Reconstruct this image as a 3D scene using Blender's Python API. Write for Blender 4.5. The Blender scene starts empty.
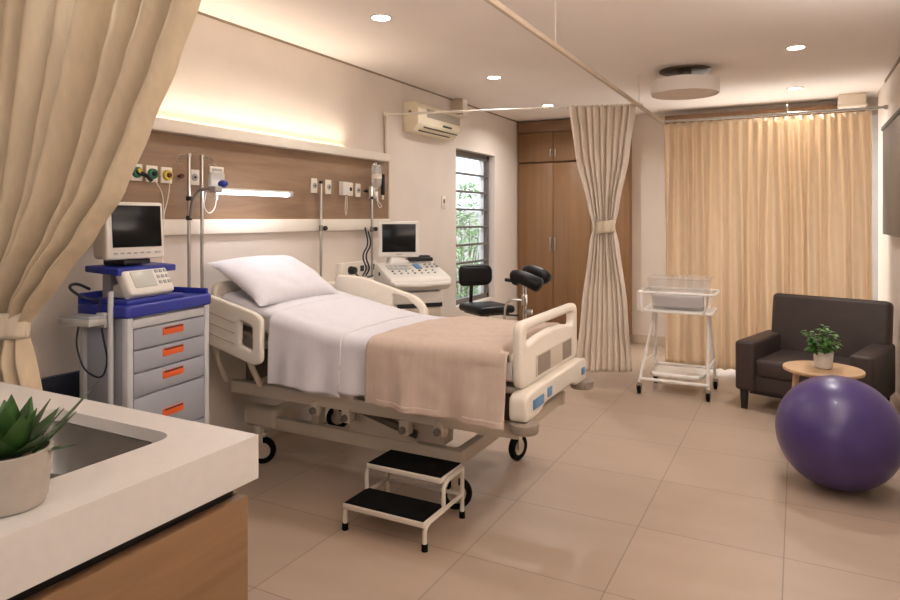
import bpy, bmesh, math, random
from mathutils import Vector, Matrix, Euler, noise
R = math.radians
random.seed(7)
SC = bpy.context.scene
COL = SC.collection
MTX = {}                                   # world matrix of every thing, by object name

# ------------------------------------------------------------------ materials
def lin(h):
    h = h.lstrip('#')
    v = [int(h[i:i+2], 16)/255 for i in (0, 2, 4)]
    return tuple(((c/12.92) if c <= .04045 else ((c+.055)/1.055)**2.4) for c in v) + (1,)

def newmat(name):
    m = bpy.data.materials.new(name); m.use_nodes = True
    return m, m.node_tree.nodes, m.node_tree.links, m.node_tree.nodes['Principled BSDF']

def mat(name, col, rough=.5, metal=0, var=.06, vscale=8, bump=0, bscale=200, coat=0, trans=0, emis=None, estr=0, stretch=(1,1,1), sheen=0, spec=.5):
    """principled material with a little procedural colour variation and bump"""
    m, n, l, b = newmat(name)
    b.inputs['Roughness'].default_value = rough
    b.inputs['Metallic'].default_value = metal
    b.inputs['Coat Weight'].default_value = coat
    b.inputs['Sheen Weight'].default_value = sheen
    b.inputs['Specular IOR Level'].default_value = spec
    tc = n.new('ShaderNodeTexCoord'); mp = n.new('ShaderNodeMapping')
    mp.inputs['Scale'].default_value = stretch
    l.new(tc.outputs['Object'], mp.inputs['Vector'])
    c = lin(col)
    nz = n.new('ShaderNodeTexNoise'); nz.inputs['Scale'].default_value = vscale; nz.inputs['Detail'].default_value = 4
    l.new(mp.outputs['Vector'], nz.inputs['Vector'])
    rp = n.new('ShaderNodeValToRGB')
    rp.color_ramp.elements[0].position = .3; rp.color_ramp.elements[1].position = .7
    rp.color_ramp.elements[0].color = tuple(x*(1-var) for x in c[:3])+(1,)
    rp.color_ramp.elements[1].color = tuple(min(1, x*(1+var)) for x in c[:3])+(1,)
    l.new(nz.outputs['Fac'], rp.inputs['Fac']); l.new(rp.outputs['Color'], b.inputs['Base Color'])
    if bump:
        n2 = n.new('ShaderNodeTexNoise'); n2.inputs['Scale'].default_value = bscale; n2.inputs['Detail'].default_value = 3
        l.new(mp.outputs['Vector'], n2.inputs['Vector'])
        bp = n.new('ShaderNodeBump'); bp.inputs['Strength'].default_value = bump; bp.inputs['Distance'].default_value = .004
        l.new(n2.outputs['Fac'], bp.inputs['Height']); l.new(bp.outputs['Normal'], b.inputs['Normal'])
    if trans:
        b.inputs['Transmission Weight'].default_value = trans
    if emis:
        b.inputs['Emission Color'].default_value = lin(emis); b.inputs['Emission Strength'].default_value = estr
    return m

def wood(name, c0, c1, axis='y', scale=1.0, rough=.45, along=1.2, across=14):
    m, n, l, b = newmat(name)
    tc = n.new('ShaderNodeTexCoord'); mp = n.new('ShaderNodeMapping')
    s = {'x': (along, across, across), 'y': (across, along, across), 'z': (across, across, along)}[axis]
    mp.inputs['Scale'].default_value = tuple(v*scale for v in s)
    l.new(tc.outputs['Object'], mp.inputs['Vector'])
    a = n.new('ShaderNodeTexNoise'); a.inputs['Scale'].default_value = 1; a.inputs['Detail'].default_value = 8; a.inputs['Roughness'].default_value = .62; a.inputs['Distortion'].default_value = .4
    l.new(mp.outputs['Vector'], a.inputs['Vector'])
    rp = n.new('ShaderNodeValToRGB'); rp.color_ramp.elements[0].position = .3; rp.color_ramp.elements[1].position = .72
    rp.color_ramp.elements[0].color = lin(c0); rp.color_ramp.elements[1].color = lin(c1)
    l.new(a.outputs['Fac'], rp.inputs['Fac']); l.new(rp.outputs['Color'], b.inputs['Base Color'])
    b.inputs['Roughness'].default_value = rough
    bp = n.new('ShaderNodeBump'); bp.inputs['Strength'].default_value = .05; bp.inputs['Distance'].default_value = .002
    l.new(a.outputs['Fac'], bp.inputs['Height']); l.new(bp.outputs['Normal'], b.inputs['Normal'])
    return m

def cloth(name, col, trans=.3, rough=.9, weave=500, var=.07, tcol=None):
    """fabric: diffuse + translucent, woven bump"""
    m, n, l, b = newmat(name)
    out = n['Material Output']
    tc = n.new('ShaderNodeTexCoord')
    mp = n.new('ShaderNodeMapping'); mp.inputs['Scale'].default_value = (6, 6, 1.2); l.new(tc.outputs['Object'], mp.inputs['Vector'])
    nz = n.new('ShaderNodeTexNoise'); nz.inputs['Scale'].default_value = 6; nz.inputs['Detail'].default_value = 6
    l.new(mp.outputs['Vector'], nz.inputs['Vector'])
    rp = n.new('ShaderNodeValToRGB'); c = lin(col)
    rp.color_ramp.elements[0].position = .3; rp.color_ramp.elements[1].position = .7
    rp.color_ramp.elements[0].color = tuple(x*(1-var) for x in c[:3])+(1,)
    rp.color_ramp.elements[1].color = tuple(min(1, x*(1+var)) for x in c[:3])+(1,)
    l.new(nz.outputs['Fac'], rp.inputs['Fac']); l.new(rp.outputs['Color'], b.inputs['Base Color'])
    b.inputs['Roughness'].default_value = rough; b.inputs['Specular IOR Level'].default_value = .15
    n2 = n.new('ShaderNodeTexNoise'); n2.inputs['Scale'].default_value = weave; n2.inputs['Detail'].default_value = 2
    l.new(tc.outputs['Object'], n2.inputs['Vector'])
    bp = n.new('ShaderNodeBump'); bp.inputs['Strength'].default_value = .4; bp.inputs['Distance'].default_value = .002
    l.new(n2.outputs['Fac'], bp.inputs['Height']); l.new(bp.outputs['Normal'], b.inputs['Normal'])
    if trans:
        t = n.new('ShaderNodeBsdfTranslucent')
        if tcol: t.inputs['Color'].default_value = lin(tcol)
        else: l.new(rp.outputs['Color'], t.inputs['Color'])
        mx = n.new('ShaderNodeMixShader'); mx.inputs['Fac'].default_value = trans
        l.new(b.outputs['BSDF'], mx.inputs[1]); l.new(t.outputs['BSDF'], mx.inputs[2]); l.new(mx.outputs['Shader'], out.inputs['Surface'])
    return m

def glass(name, tint='#ffffff', fac=.88):
    """thin clear pane: mostly transparent with a glossy reflection"""
    m, n, l, b = newmat(name)
    t = n.new('ShaderNodeBsdfTransparent'); t.inputs['Color'].default_value = lin(tint)
    b.inputs['Roughness'].default_value = .04; b.inputs['Base Color'].default_value = lin('#eef0f2')
    mx = n.new('ShaderNodeMixShader'); mx.inputs['Fac'].default_value = fac
    l.new(b.outputs['BSDF'], mx.inputs[1]); l.new(t.outputs['BSDF'], mx.inputs[2]); l.new(mx.outputs['Shader'], n['Material Output'].inputs['Surface'])
    return m

def emit(name, col, s):
    m, n, l, b = newmat(name)
    e = n.new('ShaderNodeEmission'); e.inputs['Color'].default_value = lin(col); e.inputs['Strength'].default_value = s
    l.new(e.outputs['Emission'], n['Material Output'].inputs['Surface'])
    return m

def floor_mat():
    m, n, l, b = newmat('floor_tiles')
    tc = n.new('ShaderNodeTexCoord'); sp = n.new('ShaderNodeSeparateXYZ'); l.new(tc.outputs['Object'], sp.inputs['Vector'])
    def line(sock, off):
        a = n.new('ShaderNodeMath'); a.operation = 'ADD'; a.inputs[1].default_value = off; l.new(sock, a.inputs[0])
        d = n.new('ShaderNodeMath'); d.operation = 'DIVIDE'; d.inputs[1].default_value = .59; l.new(a.outputs[0], d.inputs[0])
        f = n.new('ShaderNodeMath'); f.operation = 'PINGPONG'; f.inputs[1].default_value = .5; l.new(d.outputs[0], f.inputs[0])
        c = n.new('ShaderNodeMath'); c.operation = 'LESS_THAN'; c.inputs[1].default_value = .0036; l.new(f.outputs[0], c.inputs[0])
        fl = n.new('ShaderNodeMath'); fl.operation = 'FLOOR'; l.new(d.outputs[0], fl.inputs[0])
        return c.outputs[0], fl.outputs[0]
    gx, ix = line(sp.outputs['X'], .048+5.9); gy, iy = line(sp.outputs['Y'], -3.043+5.9)
    mx = n.new('ShaderNodeMath'); mx.operation = 'MAXIMUM'; l.new(gx, mx.inputs[0]); l.new(gy, mx.inputs[1])
    cb = n.new('ShaderNodeCombineXYZ'); l.new(ix, cb.inputs[0]); l.new(iy, cb.inputs[1])
    wn = n.new('ShaderNodeTexWhiteNoise'); wn.noise_dimensions = '3D'; l.new(cb.outputs[0], wn.inputs['Vector'])
    nz = n.new('ShaderNodeTexNoise'); nz.inputs['Scale'].default_value = 2.2; nz.inputs['Detail'].default_value = 5
    mp = n.new('ShaderNodeMapping'); mp.inputs['Scale'].default_value = (1.0, 3.2, 1); l.new(tc.outputs['Object'], mp.inputs['Vector']); l.new(mp.outputs['Vector'], nz.inputs['Vector'])
    rp = n.new('ShaderNodeValToRGB'); rp.color_ramp.elements[0].position = .3; rp.color_ramp.elements[1].position = .7
    rp.color_ramp.elements[0].color = lin('#ab9683'); rp.color_ramp.elements[1].color = lin('#b09b89'); l.new(nz.outputs['Fac'], rp.inputs['Fac'])
    hv = n.new('ShaderNodeHueSaturation'); l.new(rp.outputs['Color'], hv.inputs['Color'])
    mr = n.new('ShaderNodeMapRange'); mr.inputs['To Min'].default_value = .96; mr.inputs['To Max'].default_value = 1.04; l.new(wn.outputs['Value'], mr.inputs['Value']); l.new(mr.outputs[0], hv.inputs['Value'])
    mix = n.new('ShaderNodeMix'); mix.data_type = 'RGBA'; l.new(mx.outputs[0], mix.inputs['Factor']); l.new(hv.outputs['Color'], mix.inputs[6]); mix.inputs[7].default_value = lin('#857565')
    l.new(mix.outputs[2], b.inputs['Base Color'])
    b.inputs['Roughness'].default_value = .3
    r2 = n.new('ShaderNodeMapRange'); r2.inputs['To Min'].default_value = .36; r2.inputs['To Max'].default_value = .40; l.new(nz.outputs['Fac'], r2.inputs['Value']); l.new(r2.outputs[0], b.inputs['Roughness'])
    b.inputs['Specular IOR Level'].default_value = .38
    return m

M = dict(
    wall=mat('wall_paint', '#d9cdc2', .85, var=.03, vscale=3, bump=.12, bscale=90),
    ceil=mat('ceiling_paint', '#f4ece6', .9, var=.015, vscale=2),
    white=mat('white_paint', '#e6ddd0', .5, var=.02),
    trim=mat('trim_paint', '#c8b6a2', .5, var=.03),
    shadow=mat('dark_gap', '#8f7d6b', .8),
    navy=mat('navy_vinyl', '#2f3442', .6, var=.08),
    floor=floor_mat(),
    panelwood=wood('panel_walnut', '#7c604c', '#a08468', 'y', 1, .5, along=1.0, across=10),
    wardwood=wood('wardrobe_oak', '#7b5838', '#8e6946', 'z', 1, .45, along=.6, across=16),
    cabwood=wood('cabinet_oak', '#76573b', '#8d6b4b', 'y', 1, .45, along=1.4, across=16),
    beamwood=wood('beam_walnut', '#76583f', '#8f6d4e', 'x', 1, .5),
    tablewood=wood('table_oak', '#b9946e', '#cfac86', 'x', 1, .4, along=3, across=30),
    steel=mat('brushed_steel', '#b9b6b1', .28, 1, var=.05, vscale=30),
    chrome=mat('chrome', '#d5d3cf', .14, 1, var=.01),
    dsteel=mat('dull_steel', '#8d8780', .4, .8, var=.05),
    sink=mat('sink_steel', '#a9a5a0', .3, 1, var=.06, vscale=20, stretch=(1, 8, 1)),
    black=mat('black_plastic', '#17161a', .45, var=.1),
    rubber=mat('black_rubber', '#0d0d0d', .85, spec=.15, var=.1, bump=.2, bscale=300),
    screen=mat('screen_glass', '#0c0e10', .2, spec=.25, var=.02),
    vinyl=mat('black_vinyl', '#101012', .42, spec=.3, var=.08, bump=.1, bscale=60),
    bed=mat('bed_plastic', '#ddd3c5', .42, var=.02),
    bedmetal=mat('bed_enamel', '#c5b8a6', .45, var=.04),
    beddark=mat('bed_dark_metal', '#5d5347', .55, .2, var=.08),
    greylabel=mat('grey_vent', '#8d8073', .6, var=.1, vscale=60),
    blue=mat('label_blue', '#5a86ad', .5),
    cream=mat('cream_plastic', '#e2d3b2', .45, var=.02),
    acwhite=mat('aged_white', '#efe3c9', .45, var=.02),
    grille=mat('grille_grey', '#a99f90', .6, var=.15, vscale=120),
    device=mat('device_white', '#dcd7d0', .4, var=.02),
    devgrey=mat('device_grey', '#a9a6a2', .45, var=.04),
    lcd=mat('lcd_grey', '#b7b7b0', .3, var=.04),
    cart=mat('cart_grey', '#9a9ca4', .45, var=.03, vscale=5),
    cartlight=mat('cart_column', '#bcbcbe', .42, var=.03),
    cartblue=mat('cart_blue', '#25318f', .4, var=.08),
    orange=mat('drawer_orange', '#e0622c', .45, var=.05),
    sheet=cloth('white_linen', '#d3cfd3', 0, weave=600, var=.02),
    mattress=cloth('mattress_cover', '#d9d1c6', 0, weave=300, var=.03),
    blanket=cloth('beige_blanket', '#bfab9d', 0, weave=260, var=.05),
    curtain=cloth('cream_curtain', '#dcc9ac', .2, weave=500, var=.05),
    curtain2=cloth('beige_curtain', '#f4e8da', .3, weave=500, var=.05),
    drape=cloth('sunlit_drape', '#eadac4', .42, weave=500, var=.05, tcol='#f5e5cf'),
    band=cloth('tie_fabric', '#e2d3bb', .1, weave=500),
    worktop=mat('stone_worktop', '#c8c1bb', .4, var=.02, vscale=40),
    pot=mat('concrete_pot', '#a59b90', .75, var=.08, vscale=18, bump=.15, bscale=60),
    potw=mat('white_pot', '#ddd7cf', .55, var=.06, vscale=30, stretch=(1, 1, 5)),
    soil=mat('soil', '#3a2c20', .95, var=.3, vscale=80, bump=.5, bscale=120),
    succ=mat('succulent_leaf', '#375628', .4, var=.4, vscale=14),
    leaf=mat('leaf_green', '#47792c', .45, var=.4, vscale=26),
    stem=mat('stem', '#5d6a35', .7),
    shrub=mat('shrub_leaf', '#8db37a', .6, var=.45, vscale=7),
    garden=mat('garden_stone', '#b9b3aa', .9, var=.3, vscale=12, bump=.5, bscale=30),
    ground=mat('garden_soil', '#8e8a70', .95, var=.25, vscale=8),
    leather=mat('brown_leatherette', '#403531', .5, spec=.35, var=.06, vscale=20, bump=.1, bscale=220),
    darkwood=mat('dark_leg', '#241d19', .5),
    ball=mat('purple_vinyl', '#46356e', .34, var=.03, vscale=3, coat=.15),
    frame=mat('window_frame', '#6f6a66', .5, .3),
    wframe=mat('white_frame', '#dfe4ea', .5),
    glass=glass('window_glass'),
    acryl=glass('clear_acrylic', '#faf8f6', .86),
    fluid=glass('iv_plastic', '#f3eee8', .68),
    diffuser=mat('lamp_diffuser', '#e2d4ca', .5, var=.02),
    drum=mat('lamp_drum', '#f0e8e2', .5, var=.01),
    canopy=mat('lamp_canopy', '#6f6252', .4, .5, var=.1),
    niche=mat('niche_board', '#6b5d50', .6, var=.05),
    down=emit('downlight_lens', '#fff4e2', 22),
    tube=emit('tube_light', '#f3f4ff', 14),
    led=emit('led_strip', '#ffdcae', 13),
    day=emit('daylit_pane', '#fff6ec', 2.9),
    green=mat('valve_green', '#1f6b4f', .4), yellow=mat('valve_yellow', '#cbb23e', .4),
    red=mat('dark_red', '#5a2a22', .5), cable=mat('white_cable', '#e5dccd', .5), bcable=mat('black_cable', '#1d2030', .5),
    bassin=mat('bassinet_white', '#ece6df', .4, var=.01),
)

# ------------------------------------------------------------------ mesh builder
def fillet(pts, r, n=5, closed=False):
    """round the corners of a polyline"""
    P = [Vector(p) for p in pts]; out = []; N = len(P)
    for i, p in enumerate(P):
        if not closed and i in (0, N-1): out.append(p); continue
        a = P[i-1]; b = P[(i+1) % N]
        u = (a-p); v = (b-p); rr = min(r, u.length*.49, v.length*.49)
        u.normalize(); v.normalize()
        A = p+u*rr; B = p+v*rr
        for k in range(n+1):
            t = k/n
            out.append(A*(1-t)**2 + p*2*t*(1-t) + B*t*t)
    return out

class MB:
    def __init__(s): s.bm = bmesh.new()
    def _merge(s, t, mtx=None):
        me = bpy.data.meshes.new('tmp'); t.to_mesh(me); t.free()
        if mtx is not None: me.transform(mtx)
        s.bm.from_mesh(me); bpy.data.meshes.remove(me); return s
    def box(s, c, d, bev=0, seg=2, rot=None, taper=None):
        t = bmesh.new(); bmesh.ops.create_cube(t, size=1)
        for v in t.verts:
            v.co = Vector((v.co.x*d[0], v.co.y*d[1], v.co.z*d[2]))
            if taper and v.co.z < 0: v.co.x *= taper; v.co.y *= taper
        if bev: bmesh.ops.bevel(t, geom=t.edges[:], offset=bev, segments=seg, profile=.5, affect='EDGES')
        m = Matrix.Translation(c)
        if rot is not None: m = m @ (rot if isinstance(rot, Matrix) else Euler(rot).to_matrix().to_4x4())
        return s._merge(t, m)
    def cyl(s, a, b, r, r2=None, n=20, bev=0):
        a = Vector(a); b = Vector(b); ax = b-a; L = ax.length
        t = bmesh.new(); bmesh.ops.create_cone(t, cap_ends=True, segments=n, radius1=r, radius2=r if r2 is None else r2, depth=L)
        if bev:
            ed = [e for e in t.edges if abs(e.verts[0].co.z-e.verts[1].co.z) < 1e-6]
            bmesh.ops.bevel(t, geom=ed, offset=bev, segments=2, profile=.5, affect='EDGES')
        m = Matrix.Translation((a+b)/2) @ ax.to_track_quat('Z', 'Y').to_matrix().to_4x4()
        return s._merge(t, m)
    def ball(s, c, r, sc=(1, 1, 1), u=24, v=14):
        t = bmesh.new(); bmesh.ops.create_uvsphere(t, u_segments=u, v_segments=v, radius=r)
        return s._merge(t, Matrix.Translation(c) @ Matrix.Diagonal((*sc, 1)))
    def tube(s, pts, r, n=10, closed=False, radii=None):
        P = [Vector(p) for p in pts]; Q = [P[0]]
        for p in P[1:]:
            if (p-Q[-1]).length > 1e-5: Q.append(p)
        P = Q; N = len(P); t = bmesh.new(); rings = []
        nrm = None
        for i in range(N):
            a = P[i-1] if (i > 0 or closed) else P[0]; b = P[(i+1) % N] if (i < N-1 or closed) else P[-1]
            tg = (b-a).normalized()
            if nrm is None:
                nrm = tg.orthogonal().normalized()
            else:
                nrm = (nrm - tg*nrm.dot(tg))
                nrm = nrm.normalized() if nrm.length > 1e-6 else tg.orthogonal().normalized()
            bn = tg.cross(nrm)
            rr = radii[i] if radii else r
            rings.append([t.verts.new(P[i]+(nrm*math.cos(2*math.pi*k/n)+bn*math.sin(2*math.pi*k/n))*rr) for k in range(n)])
        for i in range(N if closed else N-1):
            A = rings[i]; B = rings[(i+1) % N]
            for k in range(n): t.faces.new((A[k], A[(k+1) % n], B[(k+1) % n], B[k]))
        if not closed: t.faces.new(rings[0][::-1]); t.faces.new(rings[-1])
        return s._merge(t)
    def lathe(s, prof, c=(0, 0, 0), n=32, rot=None):
        t = bmesh.new(); rings = []
        for r, z in prof:
            if r < 1e-5: rings.append([t.verts.new((0, 0, z))])
            else: rings.append([t.verts.new((r*math.cos(2*math.pi*k/n), r*math.sin(2*math.pi*k/n), z)) for k in range(n)])
        for A, B in zip(rings, rings[1:]):
            for k in range(n):
                f = [A[k % len(A)], A[(k+1) % n % len(A)], B[(k+1) % n % len(B)], B[k % len(B)]]
                g = []
                for v in f:
                    if v not in g: g.append(v)
                if len(g) > 2: t.faces.new(g)
        m = Matrix.Translation(c)
        if rot is not None: m = m @ Euler(rot).to_matrix().to_4x4()
        return s._merge(t, m)
    def plate(s, outer, holes, thick, bev, mtx):
        """flat 2-D outline with holes, given thickness and rounded edges; mtx places the XY plane"""
        cu = bpy.data.curves.new('c', 'CURVE'); cu.dimensions = '2D'; cu.fill_mode = 'BOTH'
        cu.extrude = max(thick/2-bev, .0002); cu.bevel_depth = bev; cu.bevel_resolution = 3; cu.offset = -bev
        for poly in [outer]+list(holes):
            sp = cu.splines.new('POLY'); sp.points.add(len(poly)-1)
            for p, q in zip(sp.points, poly): p.co = (q[0], q[1], 0, 1)
            sp.use_cyclic_u = True
        o = bpy.data.objects.new('c', cu); COL.objects.link(o)
        dg = bpy.context.evaluated_depsgraph_get(); dg.update()
        me = bpy.data.meshes.new_from_object(o.evaluated_get(dg))
        bpy.data.objects.remove(o); bpy.data.curves.remove(cu)
        me.transform(mtx); s.bm.from_mesh(me); bpy.data.meshes.remove(me)
        bmesh.ops.remove_doubles(s.bm, verts=s.bm.verts[:], dist=1e-5)
        return s
    def prism(s, poly, ax, lo, hi, bev=0):
        """polygon extruded along an axis: poly is in the other two axes, in cyclic order y,z / x,z / x,y"""
        t = bmesh.new()
        def pt(p, h): return {'x': (h, p[0], p[1]), 'y': (p[0], h, p[1]), 'z': (p[0], p[1], h)}[ax]
        A = [t.verts.new(pt(p, lo)) for p in poly]; B = [t.verts.new(pt(p, hi)) for p in poly]; N = len(poly)
        t.faces.new(A); t.faces.new(B[::-1])
        for i in range(N): t.faces.new((A[i], B[i], B[(i+1) % N], A[(i+1) % N]))
        bmesh.ops.recalc_face_normals(t, faces=t.faces[:])
        if bev: bmesh.ops.bevel(t, geom=t.edges[:], offset=bev, segments=2, profile=.5, affect='EDGES')
        return s._merge(t)
    def grid(s, fn, nu, nv):
        t = bmesh.new(); V = [[t.verts.new(fn(i/nu, j/nv)) for j in range(nv+1)] for i in range(nu+1)]
        for i in range(nu):
            for j in range(nv): t.faces.new((V[i][j], V[i+1][j], V[i+1][j+1], V[i][j+1]))
        return s._merge(t)
    def leaf(s, base, d, L, W, up=Vector((0, 0, 1)), droop=.3, thick=0, n=5):
        """pointed leaf blade from base along d"""
        d = Vector(d).normalized(); side = d.cross(up)
        side = side.normalized() if side.length > 1e-3 else Vector((1, 0, 0))
        nm = side.cross(d); t = bmesh.new(); rows = []
        for i in range(n+1):
            u = i/n; c = Vector(base)+d*L*u - Vector((0, 0, 1))*droop*L*u*u
            w = W*math.sin(math.pi*min(1, .12+.88*u)**.8)*(1 if u < .999 else 0)+.0008
            if thick:
                h = thick*(1-u*.85)
                rows.append([t.verts.new(c-side*w+nm*h*.6), t.verts.new(c-nm*h*.6), t.verts.new(c+side*w+nm*h*.6), t.verts.new(c+nm*h*.35)])
            else:
                rows.append([t.verts.new(c-side*w+nm*w*.25), t.verts.new(c), t.verts.new(c+side*w+nm*w*.25)])
        m = len(rows[0])
        for a, b in zip(rows, rows[1:]):
            for k in range(m if thick else m-1): t.faces.new((a[k], a[(k+1) % m], b[(k+1) % m], b[k]))
        if thick: t.faces.new(rows[0]); t.faces.new(rows[-1][::-1])
        return s._merge(t)
    def build(s, name, m, parent=None, smooth=True, ang=35, local=False):
        if parent is not None and not local: s.bm.transform(MTX[root_of(parent)].inverted())
        bmesh.ops.recalc_face_normals(s.bm, faces=s.bm.faces[:])
        me = bpy.data.meshes.new(name); s.bm.to_mesh(me); s.bm.free()
        me.materials.append(M[m] if isinstance(m, str) else m)
        if smooth:
            me.polygons.foreach_set('use_smooth', [True]*len(me.polygons)); me.set_sharp_from_angle(angle=R(ang))
        o = bpy.data.objects.new(name, me); COL.objects.link(o)
        if parent is not None: o.parent = parent
        else: MTX[o.name] = Matrix.Identity(4)
        return o

def root_of(o):
    while o.parent is not None: o = o.parent
    return o.name
def tag(o, label, cat, group=None):
    o['label'] = label; o['category'] = cat
    if group: o['group'] = group
    return o
def thing(name, label, cat, loc=(0, 0, 0), rz=0, group=None):
    o = bpy.data.objects.new(name, None); COL.objects.link(o); o.empty_display_size = .1
    o.location = loc; o.rotation_euler = (0, 0, rz)
    MTX[o.name] = Matrix.Translation(loc) @ Matrix.Rotation(rz, 4, 'Z')
    return tag(o, label, cat, group)
def base_origin(o, loc):
    """move a one-mesh thing's origin to its base"""
    o.data.transform(Matrix.Translation(Vector(loc)).inverted()); o.location = loc; MTX[o.name] = Matrix.Translation(loc)
    return o
def dup(root, loc, label, rz=None):
    r = root.copy(); COL.objects.link(r); r.location = loc; r['label'] = label
    if rz is not None: r.rotation_euler = (0, 0, rz)
    for ch in list(root.children):
        c = ch.copy(); COL.objects.link(c); c.parent = r
        for g in list(ch.children):
            d = g.copy(); COL.objects.link(d); d.parent = c
    return r
def struct(name, mb, m, parent=None, smooth=False):
    o = mb.build(name, m, parent, smooth)
    if parent is None: o['kind'] = 'structure'
    return o
def solid(o, t, off=0):
    md = o.modifiers.new('thickness', 'SOLIDIFY'); md.thickness = t; md.offset = off
    return o
def fbm(x, y, z, s): return noise.noise(Vector((x*s, y*s, z*s)))

# ------------------------------------------------------------------ setting
LW, RW, BW, FW, CE = -2.97, .66, 7.5, -1.6, 2.556
struct('floor', MB().box((-1.0, 2.9, -.05), (4.4, 9.4, .1)), 'floor')
struct('ceiling', MB().box((-1.0, 2.9, CE+.05), (4.4, 9.4, .1)), 'ceil')
WY0, WY1, WZ0, WZ1 = 5.767, 6.71, .52, 2.09          # opening of the slatted window
w = MB()
for y0, y1, z0, z1 in ((FW, WY0, 0, CE), (WY1, BW+.1, 0, CE), (WY0, WY1, 0, WZ0), (WY0, WY1, WZ1, CE)):
    w.box((LW-.07, (y0+y1)/2, (z0+z1)/2), (.14, y1-y0, z1-z0))
struct('wall_left', w, 'wall')
struct('wall_back', MB().box((-1.0, BW+.06, CE/2), (4.3, .12, CE)), 'wall')
w = MB().box((RW+.06, (FW+7.2)/2, CE/2), (.12, 7.2-FW, CE)).box((1.06, 7.33, CE/2), (.12, .46, CE)).box((.90, 7.14, CE/2), (.30, .12, CE))
struct('wall_right', w, 'wall')
struct('wall_front', MB().box((-1.0, FW-.06, CE/2), (4.3, .12, CE)), 'wall')
struct('baseboard_back', MB().box((-1.36, BW-.008, .05), (.54, .016, .1), .003), 'trim')
struct('baseboard_right', MB().box((RW-.008, 3.0, .05), (.016, 7.2, .1), .003), 'trim')
struct('trim_1', MB().box((LW+.004, 2.9, CE-.006), (.012, 9.0, .012)), 'shadow')
struct('trim_2', MB().box((RW-.004, 2.5, CE-.010), (.012, 8.2, .02)), 'shadow')
struct('trim_3', MB().box((LW+.012, 1.35, .345), (.024, 1.8, .69), .004), 'navy')

wn = struct('window_1', MB().box((-3.07, WY0+.02, (WZ0+WZ1)/2), (.05, .04, WZ1-WZ0)).box((-3.07, WY1-.025, (WZ0+WZ1)/2), (.05, .05, WZ1-WZ0))
            .box((-3.07, (WY0+WY1)/2, WZ1-.03), (.05, WY1-WY0, .06)).box((-3.07, (WY0+WY1)/2, WZ0+.025), (.05, WY1-WY0, .05)), 'frame')
b_ = MB()
for k in range(1, 8):
    b_.box((-3.045, (WY0+WY1)/2, WZ0+.05+k*(WZ1-WZ0-.1)/8), (.02, WY1-WY0-.06, .022), .003)
b_.build('security_bars', 'frame', wn)
MB().box((-3.085, WY1-.11, (WZ0+WZ1)/2), (.03, .06, WZ1-WZ0-.08), .004).build('sash_stile', 'wframe', wn)
MB().box((-3.09, (WY0+WY1)/2, (WZ0+WZ1)/2), (.006, WY1-WY0-.06, WZ1-WZ0-.08)).build('pane', 'glass', wn)
w2 = struct('window_2', MB().box((-1.09, BW-.03, 1.2325), (.06, .06, 2.305)).box((.79, BW-.03, 1.2325), (.34, .06, 2.305)).box((-.22, BW-.03, 2.36), (1.68, .06, .05)).box((-.22, BW-.03, .11), (1.68, .06, .06)).box((-.08, BW-.03, 1.23), (.05, .05, 2.2)), 'wframe')
MB().box((-.22, BW-.012, 1.24), (1.70, .012, 2.2)).build('pane', 'day', w2)

# garden seen through the slatted window
struct('ground', MB().box((-5.4, 8.5, -.3), (4.4, 8, .1)), 'ground')
o = MB().box((-6.3, 9.6, .65), (.25, 7.0, 1.8)).build('garden_wall', 'garden'); tag(base_origin(o, (-6.3, 9.6, -.25)), 'pale stone garden wall seen through the slatted window', 'wall')
def shrub(x, y, h, r, seed, label):
    rd = random.Random(seed); t = thing('garden_shrub', label, 'shrub', (x, y, -.25), 0, 'shrubs outside the window')
    f = MB()
    for i in range(520):
        a = rd.uniform(0, 6.283); q = rd.random()**.45; zz = rd.random()
        rr = r*q*math.sin(math.pi*(.12+.8*zz))
        p = Vector((x+rr*math.cos(a), y+rr*math.sin(a), -.25+.25+zz*(h-.3)))
        f.leaf(p, (rd.uniform(-1, 1), rd.uniform(-1, 1), rd.uniform(-.2, .9)), rd.uniform(.09, .16), .028, droop=.2, n=3)
    f.build('foliage', 'shrub', t)
    s_ = MB()
    for i in range(5):
        a = i*1.3; s_.tube([(x, y, -.25), (x+.1*math.cos(a), y+.1*math.sin(a), .25), (x+r*.5*math.cos(a), y+r*.5*math.sin(a), -.25+h*.7)], .012, 6)
    s_.build('stem', 'stem', t)
shrub(-4.6, 9.1, 1.75, .5, 1, 'leafy green shrub nearest the slatted window, behind its middle slats')
shrub(-5.15, 10.5, 2.3, .62, 2, 'taller pale green shrub behind the nearest shrub outside the window')

# ------------------------------------------------------------------ head wall panel
hp = thing('headwall_panel', 'walnut wall panel with white ledge and white rail behind the hospital bed', 'wall panel', (LW, 2.6, 1.31))
MB().box((LW+.012, 3.04, 1.62), (.024, 2.956, .47), .003).build('board', 'panelwood', hp)
MB().box((LW+.045, 3.01, 1.881), (.09, 2.88, .064), .004).build('ledge', 'white', hp)
MB().box((LW+.022, 3.04, 1.351), (.044, 2.956, .084), .006).build('rail', 'white', hp)
MB().box((LW+.014, 4.522, 1.61), (.028, .012, .6)).build('end_trim', 'trim', hp)
o = MB().box((LW+.012, 2.76, 1.918), (.012, 2.38, .008)).build('light_strip', 'led'); tag(base_origin(o, (LW+.012, 2.76, 1.914)), 'glowing warm light strip on top of the white ledge above the panel', 'light strip')

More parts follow.
